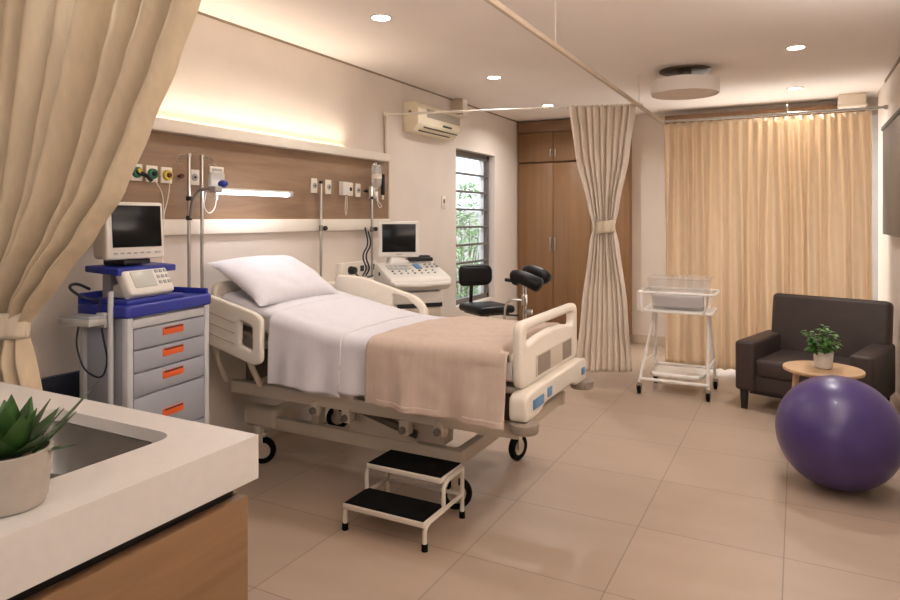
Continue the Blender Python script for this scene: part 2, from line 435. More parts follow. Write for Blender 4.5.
# outlets on the board, Y and Z on the wall
bx = LW+.024
def outlet(y, z, label, kind, wd=.068, ht=.085):
    t = thing('medical_outlet' if kind in ('green', 'dgreen', 'yellow') else 'wall_socket', label, 'outlet', (bx, y, z-ht/2), 0, 'outlets on the walnut panel')
    MB().box((bx+.006, y, z), (.012, wd, ht), .003).build('plate', 'white', t)
    if kind in ('green', 'dgreen', 'yellow'):
        c = {'green': 'green', 'dgreen': 'green', 'yellow': 'yellow'}[kind]
        MB().cyl((bx+.01, y, z), (bx+.028, y, z), .029, .026, 24, .002).build('valve_ring', c, t)
        MB().cyl((bx+.026, y, z), (bx+.04, y, z), .014, .011, 16, .001).build('port', 'black' if kind != 'yellow' else 'red', t)
        if kind == 'dgreen':
            MB().tube([(bx+.035, y, z), (bx+.055, y+.03, z-.02), (bx+.05, y+.055, z-.04)], .011, 8).build('plug', 'black', t)
            MB().cyl((bx+.038, y-.004, z+.006), (bx+.046, y-.004, z+.006), .012).build('knob', 'yellow', t)
    elif kind == 'socket':
        MB().cyl((bx+.011, y, z), (bx+.017, y, z), .02, None, 20, .001).build('insert', 'devgrey', t)
        MB().cyl((bx+.016, y, z), (bx+.02, y, z), .007).build('hole', 'black', t)
    elif kind == 'dark':
        MB().box((bx+.013, y, z), (.006, .026, .026), .002).build('insert', 'black', t)
    elif kind == 'box':
        MB().box((bx+.024, y, z), (.03, wd*.96, ht*.96), .004).build('cover', 'device', t)
    return t
outlet(2.195, 1.63, 'white plate with dark green valve and black plug, leftmost outlet on the panel', 'dgreen')
og = outlet(2.285, 1.627, 'white plate with round dark green valve, second outlet from the left', 'green')
oy = outlet(2.375, 1.625, 'white plate with round yellow valve left of the drip poles', 'yellow')
outlet(2.555, 1.624, 'white socket plate between the two drip poles on the left', 'socket')
outlet(2.70, 1.632, 'white socket plate partly behind the hanging drip bag', 'socket', .066, .08)
outlet(3.575, 1.623, 'white socket plate left of the knobbed steel pole', 'socket', .06, .1)
outlet(3.73, 1.62, 'white socket plate right of the knobbed steel pole', 'socket', .06, .1)
ob = outlet(3.895, 1.616, 'white boxed socket with a thin cord hanging below it', 'box', .066, .1)
outlet(3.99, 1.614, 'white plate with a dark square socket, right of the boxed socket', 'dark', .06, .1)
outlet(4.085, 1.61, 'white plate with small round hole, left of the drip bottle', 'socket', .06, .1)
outlet(4.27, 1.60, 'plain white plate behind the hanging drip bottle', 'box', .066, .1)
for y, z in ((2.455, 1.625), (4.175, 1.606)):
    k = MB().cyl((bx, y, z), (bx+.02, y, z), .006).ball((bx+.026, y, z), .014, (1, 1.3, .9)).build('knob', 'red' if y < 3 else 'black', hp)
def cord(name, pts, r, m, label, cat='cord', parent=None):
    if parent is not None: return MB().tube(fillet(pts, .06, 6), r, 6).build('cord', m, parent)
    o = MB().tube(fillet(pts, .06, 6), r, 6).build(name, m); return tag(base_origin(o, pts[-1]), label, cat)
cord('hanging_cord', [(bx+.03, 2.29, 1.59), (bx+.035, 2.33, 1.53), (bx+.02, 2.35, 1.40), (bx+.03, 2.34, 1.32), (bx+.03, 2.33, 1.1)], .0025, 'cable', '', parent=og)
cord('hanging_cord', [(bx+.03, 2.378, 1.59), (bx+.03, 2.37, 1.51), (bx+.02, 2.345, 1.41), (bx+.03, 2.335, 1.30), (bx+.03, 2.325, 1.1)], .0025, 'cable', '', parent=oy)
cord('hanging_cord', [(bx+.045, 3.885, 1.56), (bx+.04, 3.88, 1.47), (bx+.025, 3.91, 1.41), (bx+.03, 3.92, 1.46), (bx+.04, 3.905, 1.56)], .0025, 'cable', '', parent=ob)

# ------------------------------------------------------------------ drip poles
def pole(x, y, top, label, rot, hooks, knob=None):
    t = thing('drip_pole', label, 'drip pole', (x, y, 0), 0, 'steel drip poles along the head wall')
    MB().cyl((x, y, .02), (x, y, top), .0095, None, 14).build('pole', 'steel', t)
    MB().lathe([(0, .0), (.055, 0), (.055, .012), (.018, .03), (.0, .03)], (x, y, 0), 24).build('foot', 'dsteel', t)
    if knob:
        k = MB().cyl((x, y, knob-.02), (x, y, knob+.02), .014, None, 14, .002)
        k.build('collar', 'dsteel', t); MB().ball((x+.018, y+.025, knob), .017, (1, 1.1, 1)).build('knob', 'black', t)
    MB().cyl((x, y, top-.015), (x, y, top+.004), .013, None, 14, .002).build('cap', 'black' if not hooks else 'steel', t)
    for s in hooks:
        MB().tube([(x, y, top-.008), (x, y+s*.03, top-.004), (x, y+s*.062, top-.008), (x, y+s*.078, top-.03), (x, y+s*.07, top-.052), (x, y+s*.052, top-.055), (x, y+s*.045, top-.04)], .003, 6).build('hook', 'chrome', t)
    return t
PX = -2.885
pole(PX, 2.475, 1.742, 'steel drip pole with curled hook, leftmost behind the trolley', 0, (-1,), None)
pole(PX, 2.562, 1.742, 'steel drip pole at the bed head carrying the tube lamp', 0, (1,), None)
pole(PX, 3.582, 1.65, 'short steel pole with black knobs behind the pillow', 0, (), 1.33)
p4 = pole(PX, 4.195, 1.56, 'steel drip pole holding the drip bottle beside the monitor', 0, (), 1.315)
hk = MB().tube(fillet([(PX, 4.195, 1.55), (PX, 4.195, 1.80), (PX, 4.20, 1.812), (PX, 4.30, 1.812), (PX, 4.345, 1.79), (PX, 4.355, 1.745)], .02, 4), .0035, 6)
hk.build('hook_arm', 'chrome', p4); MB().box((PX, 4.262, 1.818), (.018, .022, .018), .003).build('clamp', 'black', p4)
# rod hung beside the bottle
t = thing('hanging_rod', 'thin pale rod hanging from the hook arm right of the drip bottle', 'rod', (PX, 4.265, 1.50))
MB().cyl((PX, 4.265, 1.56), (PX, 4.265, 1.806), .0075, None, 12).build('tube', 'bassin', t)
MB().cyl((PX, 4.265, 1.53), (PX, 4.265, 1.562), .011, None, 12, .002).build('end_cap', 'white', t)
t = thing('pressure_cuff', 'slim black pad hanging from the hook at the right end of the panel', 'cuff', (PX, 4.345, 1.56))
MB().box((PX, 4.345, 1.662), (.03, .026, .165), .008).build('pad', 'black', t)
MB().cyl((PX, 4.345, 1.545), (PX, 4.345, 1.58), .009, None, 10, .002).build('connector', 'white', t)
# drip bottle
t = thing('drip_bottle', 'clear drip bottle with white label hanging upside down beside the panel end', 'drip bottle', (PX+.035, 4.20, 1.55))
bxx, byy = PX+.04, 4.198
MB().lathe([(0, 1.60), (.012, 1.60), (.014, 1.625), (.036, 1.65), (.039, 1.67), (.039, 1.775), (.03, 1.80), (.008, 1.806), (0, 1.806)], (bxx, byy, 0), 24).build('bottle', 'fluid', t)
MB().lathe([(.0395, 1.70), (.0402, 1.70), (.0402, 1.735), (.0395, 1.735)], (bxx, byy, 0), 24).build('label_band', 'white', t)
MB().tube([(bxx, byy, 1.80), (bxx, byy, 1.822), (PX+.01, byy+.004, 1.815)], .004, 6).build('hanger', 'bassin', t)
MB().cyl((bxx, byy, 1.555), (bxx, byy, 1.602), .010, .013, 12).build('drip_chamber', 'bassin', t)
MB().tube(fillet([(bxx, byy, 1.56), (bxx, byy+.02, 1.50), (bxx, byy+.045, 1.475), (bxx, byy+.075, 1.49), (PX+.01, byy+.067, 1.53)], .03), .003, 6).build('line', 'bassin', t)
# drip bag by the two poles
t = thing('drip_bag', 'clear drip bag with printed white flap hanging left of the tube lamp', 'drip bag', (PX+.02, 2.64, 1.51))
bgx, bgy = PX+.02, 2.645
MB().plate(fillet([(bgy-.052, 1.545), (bgy+.052, 1.545), (bgy+.055, 1.655), (bgy-.055, 1.655)], .018, 4, True), [], .03, .012, Matrix(((0, 0, 1, bgx), (1, 0, 0, 0), (0, 1, 0, 0), (0, 0, 0, 1)))).build('bag', 'fluid', t)
MB().box((bgx+.001, bgy, 1.668), (.007, .1, .036), .003).build('flap', 'white', t)
MB().box((bgx+.0055, bgy, 1.668), (.002, .07, .014)).build('print', 'devgrey', t)
MB().tube([(bgx, bgy, 1.68), (bgx-.005, bgy-.002, 1.695), (PX, bgy-.008, 1.70)], .003, 6).build('hanger', 'chrome', t)
MB().cyl((bgx, bgy, 1.50), (bgx, bgy, 1.548), .008, .011, 10).build('port', 'bassin', t)
MB().tube(fillet([(bgx, bgy, 1.505), (bgx+.01, bgy-.02, 1.45), (bgx+.01, bgy-.06, 1.42), (bgx+.02, bgy-.11, 1.46), (bgx+.02, bgy-.09, 1.54)], .05), .003, 6).build('line', 'bassin', t)
# tube lamp
t = thing('tube_lamp', 'glowing white tube lamp on a bent arm clamped to the drip pole', 'lamp', (-2.86, 2.5, 1.40))
MB().tube(fillet([(-2.875, 2.475, 1.40), (-2.86, 2.475, 1.50), (-2.83, 2.50, 1.555), (-2.76, 2.52, 1.555)], .05), .009, 10).build('arm', 'dsteel', t)
for z in (1.40, 1.505): MB().cyl((PX, 2.475, z-.012), (PX, 2.475, z+.012), .016, None, 14, .002).build('clamp', 'black', t)
MB().box((-2.75, 2.535, 1.552), (.045, .055, .034), .006).build('head', 'devgrey', t)
MB().ball((-2.75, 2.585, 1.585), .026, (1, 1.1, .8)).build('knob', 'cartblue', t)
hs = MB().plate(fillet([(-.018, 0), (.018, 0), (.018, .012), (-.018, .012)], .004, 3, True), [], .56, .001, Matrix(((1, 0, 0, -2.75), (0, 0, -1, 2.81), (0, 1, 0, 1.551), (0, 0, 0, 1))))
hs.build('housing', 'device', t)
MB().cyl((-2.745, 2.545, 1.54), (-2.745, 3.09, 1.54), .0115, None, 16).build('glow_tube', 'tube', t)
MB().box((-2.748, 3.11, 1.545), (.044, .03, .034), .005).build('end_cap', 'devgrey', t)

# ------------------------------------------------------------------ wall fittings
t = thing('air_conditioner', 'cream wall air conditioner above the switch, left of the slatted window', 'air conditioner', (LW, 5.30, 2.12))
prof = [(LW, 2.135), (LW+.09, 2.135), (LW+.15, 2.205), (LW+.15, 2.33), (LW+.12, 2.385), (LW, 2.39)]
MB().prism(prof, 'y', 4.78, 5.56, .006).build('body', 'acwhite', t)
MB().box((LW+.137, 5.24, 2.305), (.034, .62, .075), .003).build('intake_grille', 'grille', t)
n_ = Vector((.8, 0, -.7)).normalized()
for k, (a, y0, y1) in enumerate(((.3, 4.90, 5.52), (.75, 4.86, 5.42))):
    px_, pz_ = LW+.15-.06*a, 2.205-.07*a
    MB().box((px_+.001, (y0+y1)/2, pz_-.001), (.006, y1-y0, .02), .001, rot=(0, R(-45), 0)).build('outlet_slot', 'black', t)
MB().box((LW+.152, 5.30, 2.224), (.006, .17, .018), .002).build('display', 'black', t)
MB().cyl((LW+.07, 4.778, 2.30), (LW+.07, 4.784, 2.30), .016).build('side_plug', 'greylabel', t)
t = thing('duct_box', 'small white box under the ceiling beyond the air conditioner', 'box', (LW, 5.78, 2.43))
MB().box((LW+.06, 5.73, 2.475), (.12, .1, .16), .003).build('cover', 'white', t)
MB().box((LW+.06, 5.676, 2.475), (.125, .008, .157)).build('edge_strip', 'trim', t)
o = MB().cyl((LW+.012, 4.49, 1.914), (LW+.012, 4.49, 2.245), .011, None, 12).build('wall_pipe', 'trim'); tag(base_origin(o, (LW+.012, 4.49, 1.914)), 'thin beige pipe rising from the panel end to the curtain rail', 'pipe')
t = thing('wall_switch', 'small white switch plate between air conditioner and slatted window', 'switch', (LW, 5.50, 1.49))
MB().box((LW+.005, 5.50, 1.55), (.01, .075, .12), .003).build('plate', 'white', t); MB().box((LW+.012, 5.50, 1.56), (.006, .026, .036), .002).build('rocker', 'frame', t)
t = thing('socket_box', 'white wall socket box with black plug between bed and ultrasound machine', 'socket', (LW, 4.08, .955))
MB().box((LW+.03, 4.08, 1.012), (.06, .44, .115), .006).build('box', 'white', t)
for y in (4.10, 4.17, 4.24): MB().box((LW+.062, y, 1.02), (.006, .045, .045), .003).build('socket', 'black' if y != 4.17 else 'devgrey', t)
t = thing('power_plug', 'black power plug in the left of the wall socket box', 'plug', (LW+.06, 3.95, .95))
MB().cyl((LW+.06, 3.95, 1.015), (LW+.11, 3.95, 1.015), .032, .026, 18, .004).build('plug', 'black', t)
MB().tube([(LW+.1, 3.95, 1.0), (LW+.12, 4.0, .95), (LW+.1, 4.1, .945), (LW+.09, 4.2, .96)], .006, 8).build('cord', 'black', t)
t = thing('wall_shelf', 'narrow white console shelf under the wall socket box', 'shelf', (LW, 4.0, .90))
MB().box((LW+.09, 3.98, .93), (.18, .66, .035), .006).build('board', 'white', t)
MB().box((LW+.02, 3.98, .885), (.03, .60, .06), .004).build('bracket', 'white', t)
t = thing('wall_board', 'dark grey-brown board on the right wall at the photo edge', 'board', (RW, 5.4, 1.27))
MB().box((RW-.025, 5.4, 1.69), (.05, 1.84, .84), .004).build('board', 'niche', t)
MB().box((RW-.03, 5.4, 2.115), (.06, 1.86, .03), .003).build('top_edge', 'darkwood', t)

# ------------------------------------------------------------------ wardrobe
WF = 7.37
t = thing('wardrobe', 'tall brown built-in wardrobe with steel handles in the far corner', 'wardrobe', (-2.3, BW, 0))
MB().box((-2.30, (WF+BW)/2+.01, 1.255), (1.32, BW-WF-.02, 2.31), .002).build('carcass', 'wardwood', t)
MB().box((-2.30, WF+.05, .05), (1.30, .06, .1)).build('plinth', 'beamwood', t)
MB().box((-2.30, WF-.004, 2.475), (1.32, .03, .13), .002).build('top_panel', 'beamwood', t)
dw = .44
for k in range(3):
    x0 = -2.955+k*dw
    for z0, z1, nm in ((.105, 2.045, 'door'), (2.06, 2.405, 'upper_door')):
        d = MB().box((x0+dw/2, WF-.008, (z0+z1)/2), (dw-.006, .02, z1-z0-.006), .002).build(nm, 'wardwood', t)
        hx = x0+dw-.03 if k in (0,) else x0+.03
        zc = 1.10 if nm == 'door' else 2.16
        hh = .16 if nm == 'door' else .09
        MB().box((hx, WF-.03, zc), (.012, .012, hh), .003).box((hx, WF-.022, zc-hh*.4), (.01, .014, .01)).box((hx, WF-.022, zc+hh*.4), (.01, .014, .01)).build('handle', 'steel', d)

# pelmet and box above the window curtain
o = MB().box((-.345, BW-.08, 2.445), (1.83, .14, .10), .003).build('wooden_pelmet', 'beamwood'); tag(base_origin(o, (-.345, BW-.08, 2.395)), 'dark wooden pelmet board under the ceiling behind the long curtain', 'pelmet')
t = thing('vent_box', 'white box under the ceiling at the right end of the pelmet', 'box', (.46, 7.3, 2.45))
MB().box((.455, 7.3, 2.495), (.22, .28, .121), .004).build('casing', 'white', t); MB().box((.455, 7.158, 2.445), (.24, .02, .02), .003).build('lip', 'white', t)

# ------------------------------------------------------------------ rails
TX, TZ = -1.12, 2.30
t = thing('ceiling_track', 'long grey curtain track hung from the ceiling across the room', 'curtain track', (TX, 4, TZ))
MB().box((TX, 3.9, TZ), (.022, 5.1, .026), .004).build('track', 'trim', t)
for y in (3.31, 5.38): MB().cyl((TX, y, TZ+.012), (TX, y, CE-.001), .004, None, 8).build('rod', 'white', t)
CA, CB = Vector((-2.955, 4.49, 2.24)), Vector((TX+.02, 5.40, 2.312))
t = thing('cross_rail', 'thin white curtain rail from left wall to the hung track', 'curtain rail', (-2.97, 4.49, 2.24))
MB().tube([CA, CB], .009, 10).build('rod', 'white', t); MB().cyl((LW+.001, 4.485, 2.24), (LW+.03, 4.495, 2.24), .022, None, 14, .002).build('wall_flange', 'white', t)
o = MB().tube([(-2.96, 1.45, 2.30), (TX, 1.45, 2.30)], .009, 10).build('near_rail', 'white'); tag(base_origin(o, (-2.96, 1.45, 2.30)), 'white rail above the picture carrying the big cream curtain', 'curtain rail')
WYC = 6.44
t = thing('window_rail', 'steel curtain rail above the long window curtain', 'curtain rail', (-.2, WYC, 2.3))
MB().cyl((-1.14, WYC, 2.308), (.64, WYC, 2.308), .011, None, 12).build('rod', 'steel', t)
MB().tube(fillet([(-.077, WYC, 2.31), (-.077, WYC, 2.385), (-.077, 7.352, 2.40)], .02), .005, 8).build('bracket', 'steel', t)
MB().cyl((.63, WYC, 2.308), (RW-.001, WYC, 2.308), .02, None, 14, .002).build('end_flange', 'steel', t)

# ------------------------------------------------------------------ curtains
def sm(a, b, t):
    t = max(0, min(1, (t-a)/(b-a))); return t*t*(3-2*t)
def interp(tab, z):
    for (z0, v0), (z1, v1) in zip(tab, tab[1:]):
        if z0 >= z >= z1:
            k = (z0-z)/(z0-z1); k = k*k*(3-2*k)*.35+k*.65
            return v0+(v1-v0)*k
    return tab[-1][1] if z < tab[-1][0] else tab[0][1]
# long window curtain
t = thing('window_curtain', 'long sunlit golden curtain of full pleats behind the brown armchair', 'curtain', (-.27, WYC, .03))
def wc(u, v):
    z = 2.285-(2.285-.035)*v
    x0 = -1.115+.005*math.sin(3*v); x1 = .545+.03*v
    ph = 2*math.pi*21*u
    wob = .9*math.sin(7*u*2*math.pi/1.7+1)+.6*math.sin(17*u)
    a = .018+.008*sm(0, .25, v)+.008*math.sin(11*u+3*v)
    x = x0+(x1-x0)*u+.012*math.sin(ph*.5+wob+2*v)*sm(.05, .5, v)
    y = WYC+a*math.sin(ph+wob*sm(0, .5, v))+.032*math.sin(ph/4.3+1.5*v)*sm(.1, .8, v)
    return (x, y, z)
o = MB().grid(wc, 420, 40).build('fabric', 'drape', t, ang=180); solid(o, .002)
g = MB()
for k in range(27):
    x = -1.10+k*(1.64/26); g.tube([(x+.012*math.cos(a), WYC+.001, 2.308+.014*math.sin(a)) for a in [i*2*math.pi/10 for i in range(10)]], .0015, 5, True)
g.build('rings', 'steel', t)

def tied(x_tab, y_of, z_top, z_bot, nf, amp, mname, parent, tie_z, tie_h, seed, nu=360, nv=70, dx_dir=Vector((1, 0, 0))):
    """drape gathered by a tie: x_tab gives (z, left, right) along the rail direction"""
    lt = [(z, a) for z, a, b in x_tab]; rt = [(z, b) for z, a, b in x_tab]
    rd = random.Random(seed); off = [rd.uniform(-.4, .4) for _ in range(nf+2)]
    W0 = x_tab[0][2]-x_tab[0][1]
    def f(u, v):
        z = z_top-(z_top-z_bot)*v
        a, b = interp(lt, z), interp(rt, z)
        W = b-a
        q = W/W0
        ph = 2*math.pi*nf*u; i = int(u*nf); fr = u*nf-i
        jit = off[i]*(1-fr)+off[i+1]*fr
        A = amp*(.75+.55*(1-min(1, q)))*(.8+.25*math.sin(5*u+seed)) * (1 if abs(z-tie_z) > .12 else .45+.55*abs(z-tie_z)/.12) * (1-.35*sm(tie_z-.1, tie_z-.6, z))
        y = A*math.sin(ph+jit*1.5)+A*.35*math.sin(ph*.41+seed+v*1.2)
        x = a+W*u+.25*A*math.cos(ph+jit)*q
        return (x, y_of(x, z)+y, z)
    o = MB().grid(f, nu, nv).build('fabric', mname, parent, ang=180); solid(o, .0025)
    a, b = interp(lt, tie_z), interp(rt, tie_z); cx, hw = (a+b)/2, (b-a)/2+.012
    def tb(u, v):
        th = 2*math.pi*u; z = tie_z+tie_h/2-tie_h*v+.012*math.cos(th)
        d = amp*.75+.018+.004*math.sin(9*th)+.006*math.sin(math.pi*v)
        return (cx+hw*math.cos(th), y_of(cx, z)+d*math.sin(th), z)
    o = MB().grid(tb, 72, 5).build('tie_band', 'band', parent, ang=180); solid(o, .004, 1)
# far tied curtain
cc = Vector((-1.43, 5.262, 0))
t = thing('tied_curtain', 'cream curtain tied at its waist in front of the wardrobe', 'curtain', (cc.x, cc.y, .1))
sl = (CB.y-CA.y)/(CB.x-CA.x)
yo = lambda x, z: CA.y+(x-CA.x)*sl+.12*sm(2.2, .6, z)
tied([(2.30, -1.635, -1.155), (1.9, -1.585, -1.205), (1.5, -1.495, -1.285), (1.33, -1.465, -1.315), (1.2, -1.49, -1.295), (.7, -1.57, -1.24), (.12, -1.62, -1.205)], yo, 2.30, .14, 9, .055, 'curtain2', t, 1.325, .095, 2)
g = MB()
for k in range(14):
    x = -1.63+k*.035; y = CA.y+(x-CA.x)*sl; z = CA.z+(x-CA.x)*(CB.z-CA.z)/(CB.x-CA.x)
    g.tube([(x, y+.013*math.cos(a), z+.013*math.sin(a)) for a in [i*2*math.pi/10 for i in range(10)]], .0015, 5, True)
g.build('rings', 'steel', t)
# big near curtain
t = thing('draped_curtain', 'big cream curtain swept aside and tied in the left foreground', 'curtain', (-2.7, 1.45, .03))
tied([(2.29, -2.93, -1.53), (2.08, -2.93, -1.665), (1.90, -2.93, -1.765), (1.70, -2.93, -1.895), (1.494, -2.93, -2.03), (1.34, -2.93, -2.185), (1.19, -2.93, -2.365), (1.06, -2.92, -2.515), (.99, -2.90, -2.585), (.9, -2.91, -2.565), (.7, -2.92, -2.50), (.03, -2.93, -2.43)],
     lambda x, z: 1.45, 2.29, .04, 8, .05, 'curtain', t, .985, .10, 5, 460, 90)

# ------------------------------------------------------------------ ceiling fittings
def downlight(x, y, label):
    t = thing('downlight', label, 'downlight', (x, y, CE), 0, 'round ceiling downlights')
    MB().lathe([(.052, -.001), (.066, -.001), (.066, -.006), (.06, -.009), (.052, -.006)], (x, y, CE), 32).build('ring', 'white', t)
    MB().cyl((x, y, CE-.006), (x, y, CE-.001), .052, None, 32).build('lens', 'down', t)
    return t
d0 = downlight(-2.117, 3.169, 'lit ceiling downlight above the bed, nearest on the left')
for x, y, lb in ((-2.198, 4.949, 'lit ceiling downlight right of the air conditioner, middle of the left row'), (-2.254, 6.432, 'lit ceiling downlight before the wardrobe, smallest of the left row'),
                 (-.006, 5.032, 'lit ceiling downlight at upper right, nearer of the right pair'), (-.016, 6.614, 'lit ceiling downlight above the window curtain, farther of the right pair')):
    dup(d0, (x, y, CE), lb)
LX, LY = -.775, 5.41
t = thing('ceiling_lamp', 'round ceiling lamp with pale drum shade and dark canopy disc', 'ceiling lamp', (LX, LY, CE))
MB().lathe([(0, -.001), (.19, -.001), (.19, -.014), (.16, -.022), (0, -.022)], (LX, LY, CE), 40).build('canopy', 'canopy', t)
MB().cyl((LX, LY, 2.378), (LX, LY, CE-.02), .05, None, 20).build('stem', 'canopy', t)
MB().lathe([(.245, 2.365), (.252, 2.365), (.252, 2.47), (.245, 2.47), (.245, 2.365)], (LX, LY, 0), 56).build('drum_shade', 'drum', t)
MB().cyl((LX, LY, 2.370), (LX, LY, 2.378), .244, None, 56).build('diffuser', 'diffuser', t)

# ------------------------------------------------------------------ hospital bed
bed = thing('hospital_bed', 'beige electric hospital bed with raised head and moulded end board', 'bed', (-1.95, 3.0, 0))
XZ = lambda y: Matrix(((1, 0, 0, 0), (0, 0, -1, y), (0, 1, 0, 0), (0, 0, 0, 1)))
YZ = lambda x: Matrix(((0, 0, 1, x), (1, 0, 0, 0), (0, 1, 0, 0), (0, 0, 0, 1)))
out = fillet([(2.60, .668), (3.40, .668), (3.40, .955), (2.60, .955)], .055, 8, True)
hole = fillet([(2.665, .845), (2.82, .868), (3.0, .876), (3.18, .868), (3.335, .845), (3.335, .915), (2.665, .915)], .03, 5, True)
fb = MB().plate(out, [hole], .045, .016, YZ(-1.05)).build('foot_board', 'bed', bed)
MB().box((-1.0265, 3.03, .74), (.004, .52, .095), .0015).build('recess_panel', 'bedmetal', fb)
for y0, y1 in ((2.79, 2.955), (3.14, 3.275)): MB().box((-1.0245, (y0+y1)/2, .74), (.004, y1-y0, .085), .001).build('vent', 'greylabel', fb)
# bumper below the board
bp = MB().plate(fillet([(2.555, .545), (2.72, .545), (2.80, .575), (3.20, .575), (3.28, .545), (3.44, .545), (3.44, .655), (3.36, .668), (2.64, .668), (2.555, .655)], .03, 6, True), [], .08, .014, YZ(-1.03)).build('bumper', 'bed', bed)
MB().box((-.988, 2.70, .606), (.005, .13, .042), .002).build('blue_label', 'blue', bp)
MB().box((-.988, 2.845, .617), (.005, .055, .042), .002).build('blue_label', 'blue', bp)
MB().box((-.988, 3.37, .602), (.005, .05, .036), .002).build('blue_label', 'blue', bp)
for y in (2.585, 3.415):
    MB().cyl((-1.01, y, .50), (-1.01, y, .545), .058, .064, 28, .008).build('bumper_wheel', 'greylabel', bp)
hb = MB().plate(fillet([(2.60, .70), (3.40, .70), (3.40, 1.045), (2.60, 1.045)], .06, 8, True), [], .04, .014, YZ(-2.845)).build('head_board', 'bed', bed)
# side rails: raised with the back rest
o1 = fillet([(-2.87, .735), (-2.47, .637), (-2.425, .66), (-2.425, .885), (-2.475, .912), (-2.87, 1.0)], .035, 6, True)
h1 = fillet([(-2.575, .735), (-2.485, .712), (-2.485, .845), (-2.575, .866)], .015, 4, True)
sr = MB().plate(o1, [h1], .035, .012, XZ(2.545)).build('side_rail', 'bed', bed)
for dz in (.045, .1, .155): MB().box((-2.725, 2.5265, .955-dz+.03-.06), (.25, .004, .008), .001, rot=(0, R(13), 0)).build('groove', 'bedmetal', sr)
MB().tube([(-2.80, 2.56, .74), (-2.80, 2.60, .62), (-2.80, 2.66, .50)], .016, 10).build('support_arm', 'bedmetal', sr)
MB().tube([(-2.55, 2.56, .69), (-2.55, 2.60, .60), (-2.55, 2.66, .50)], .016, 10).build('support_arm', 'bedmetal', sr)
o2 = fillet([(-2.64, .80), (-2.05, .70), (-1.955, .72), (-1.955, .86), (-2.03, .93), (-2.30, .995), (-2.42, 1.03), (-2.64, 1.035)], .05, 7, True)
h2 = fillet([(-2.20, .76), (-2.01, .735), (-2.01, .85), (-2.10, .915), (-2.20, .935)], .02, 4, True)
sr = MB().plate(o2, [h2], .035, .012, XZ(3.43)).build('side_rail', 'bed', bed)
for x in (-2.5, -2.25): MB().tube([(x, 3.42, .78), (x, 3.40, .64), (x, 3.34, .50)], .016, 10).build('support_arm', 'bedmetal', sr)
# mattress platform
MB().box((-1.57, 3.0, .655), (1.02, .72, .03), .006).build('seat_platform', 'bedmetal', bed)
MB().box((-2.44, 3.0, .728), (.82, .72, .03), .006, rot=(0, R(11), 0)).build('back_platform', 'bedmetal', bed)
for y in (2.70, 3.30): MB().box((-1.93, y, .465), (1.72, .045, .065), .004).build('frame_rail', 'bedmetal', bed)
for x in (-2.75, -2.1, -1.5, -1.10): MB().box((x, 3.0, .465), (.045, .6, .055), .004).build('cross_bar', 'bedmetal', bed)
for x in (-2.7, -2.0, -1.6, -1.15): MB().box((x, 3.0, .57), (.04, .56, .15), .004).build('platform_support', 'beddark', bed)
MB().box((-2.1, 2.68, .53), (.32, .04, .07), .006).build('cover_plate', 'bed', bed)
MB().box((-1.55, 2.69, .515), (.30, .05, .075), .006).build('cover_plate', 'bed', bed)
# lift and motor housings
MB().box((-1.88, 2.98, .32), (.42, .32, .12), .012).build('motor_housing', 'bedmetal', bed)
MB().box((-1.62, 2.86, .345), (.22, .10, .10), .01).build('motor_housing', 'bedmetal', bed)
for x in (-2.32, -1.75): MB().box((x, 2.86, .36), (.05, .06, .17), .004).build('lift_post', 'bedmetal', bed)
for x in (-2.32, -1.75): MB().box((x, 3.34, .36), (.05, .06, .17), .004).build('lift_post', 'bedmetal', bed)
for x, z in ((-2.0, .41), (-1.66, .40), (-1.47, .42), (-2.2, .42)):
    MB().box((x, 2.70, z), (.05, .06, .075), .008).build('joint_bracket', 'bedmetal', bed)
    MB().cyl((x, 2.655, z-.01), (x, 2.745, z-.01), .018, None, 16, .002).build('pivot_pin', 'dsteel', bed)
MB().tube([(-2.0, 2.78, .42), (-1.66, 2.80, .33)], .02, 12).build('actuator', 'beddark', bed)
MB().tube([(-1.5, 2.9, .44), (-1.2, 2.9, .60)], .022, 12).build('actuator', 'beddark', bed)
MB().tube([(-2.55, 3.0, .36), (-2.2, 3.0, .64)], .022, 12).build('actuator', 'beddark', bed)
# base frame
for y in (2.835, 3.54): MB().box((-2.09, y, .247), (1.34, .05, .068), .005).build('base_rail', 'bedmetal', bed)
for x in (-1.445, -2.735): MB().box((x, 3.187, .247), (.05, .66, .066), .005).build('base_cross_rail', 'bedmetal', bed)
MB().box((-2.70, 2.84, .27), (.24, .09, .12), .03, 4).build('corner_cover', 'bedmetal', bed)
MB().box((-2.70, 3.53, .27), (.24, .09, .12), .03, 4).build('corner_cover', 'bedmetal', bed)
def caster(x, y, deg=35):
    r = R(deg); ax = (math.sin(r), -math.cos(r)); tr = (-math.cos(r), -math.sin(r))
    w_ = MB().lathe([(.046, -.017), (.068, -.017), (.076, -.008), (.076, .008), (.068, .017), (.046, .017), (.046, -.017)], (x, y, .0765), 32, (R(90), 0, r)).build('wheel', 'rubber', bed)
    MB().lathe([(0, -.018), (.018, -.018), (.02, -.013), (.044, -.013), (.047, -.01), (.047, .01), (.044, .013), (.02, .013), (.018, .018), (0, .018)], (x, y, .0765), 28, (R(90), 0, r)).build('hub', 'bedmetal', w_)
    f = MB().box((x+tr[0]*.012, y+tr[1]*.012, .168), (.05, .075, .03), .01, rot=(0, 0, r+R(90))).cyl((x+tr[0]*.02, y+tr[1]*.02, .17), (x+tr[0]*.02, y+tr[1]*.02, .22), .03, None, 18, .003)
    for s_ in (-1, 1):
        f.box((x+ax[0]*.026*s_+tr[0]*.012, y+ax[1]*.026*s_+tr[1]*.012, .12), (.034, .007, .10), .003, rot=(0, 0, r))
    f.build('fork', 'bedmetal', w_)
caster(-1.45, 2.82); caster(-1.43, 3.56, 75); caster(-2.70, 2.83); caster(-2.70, 3.53)
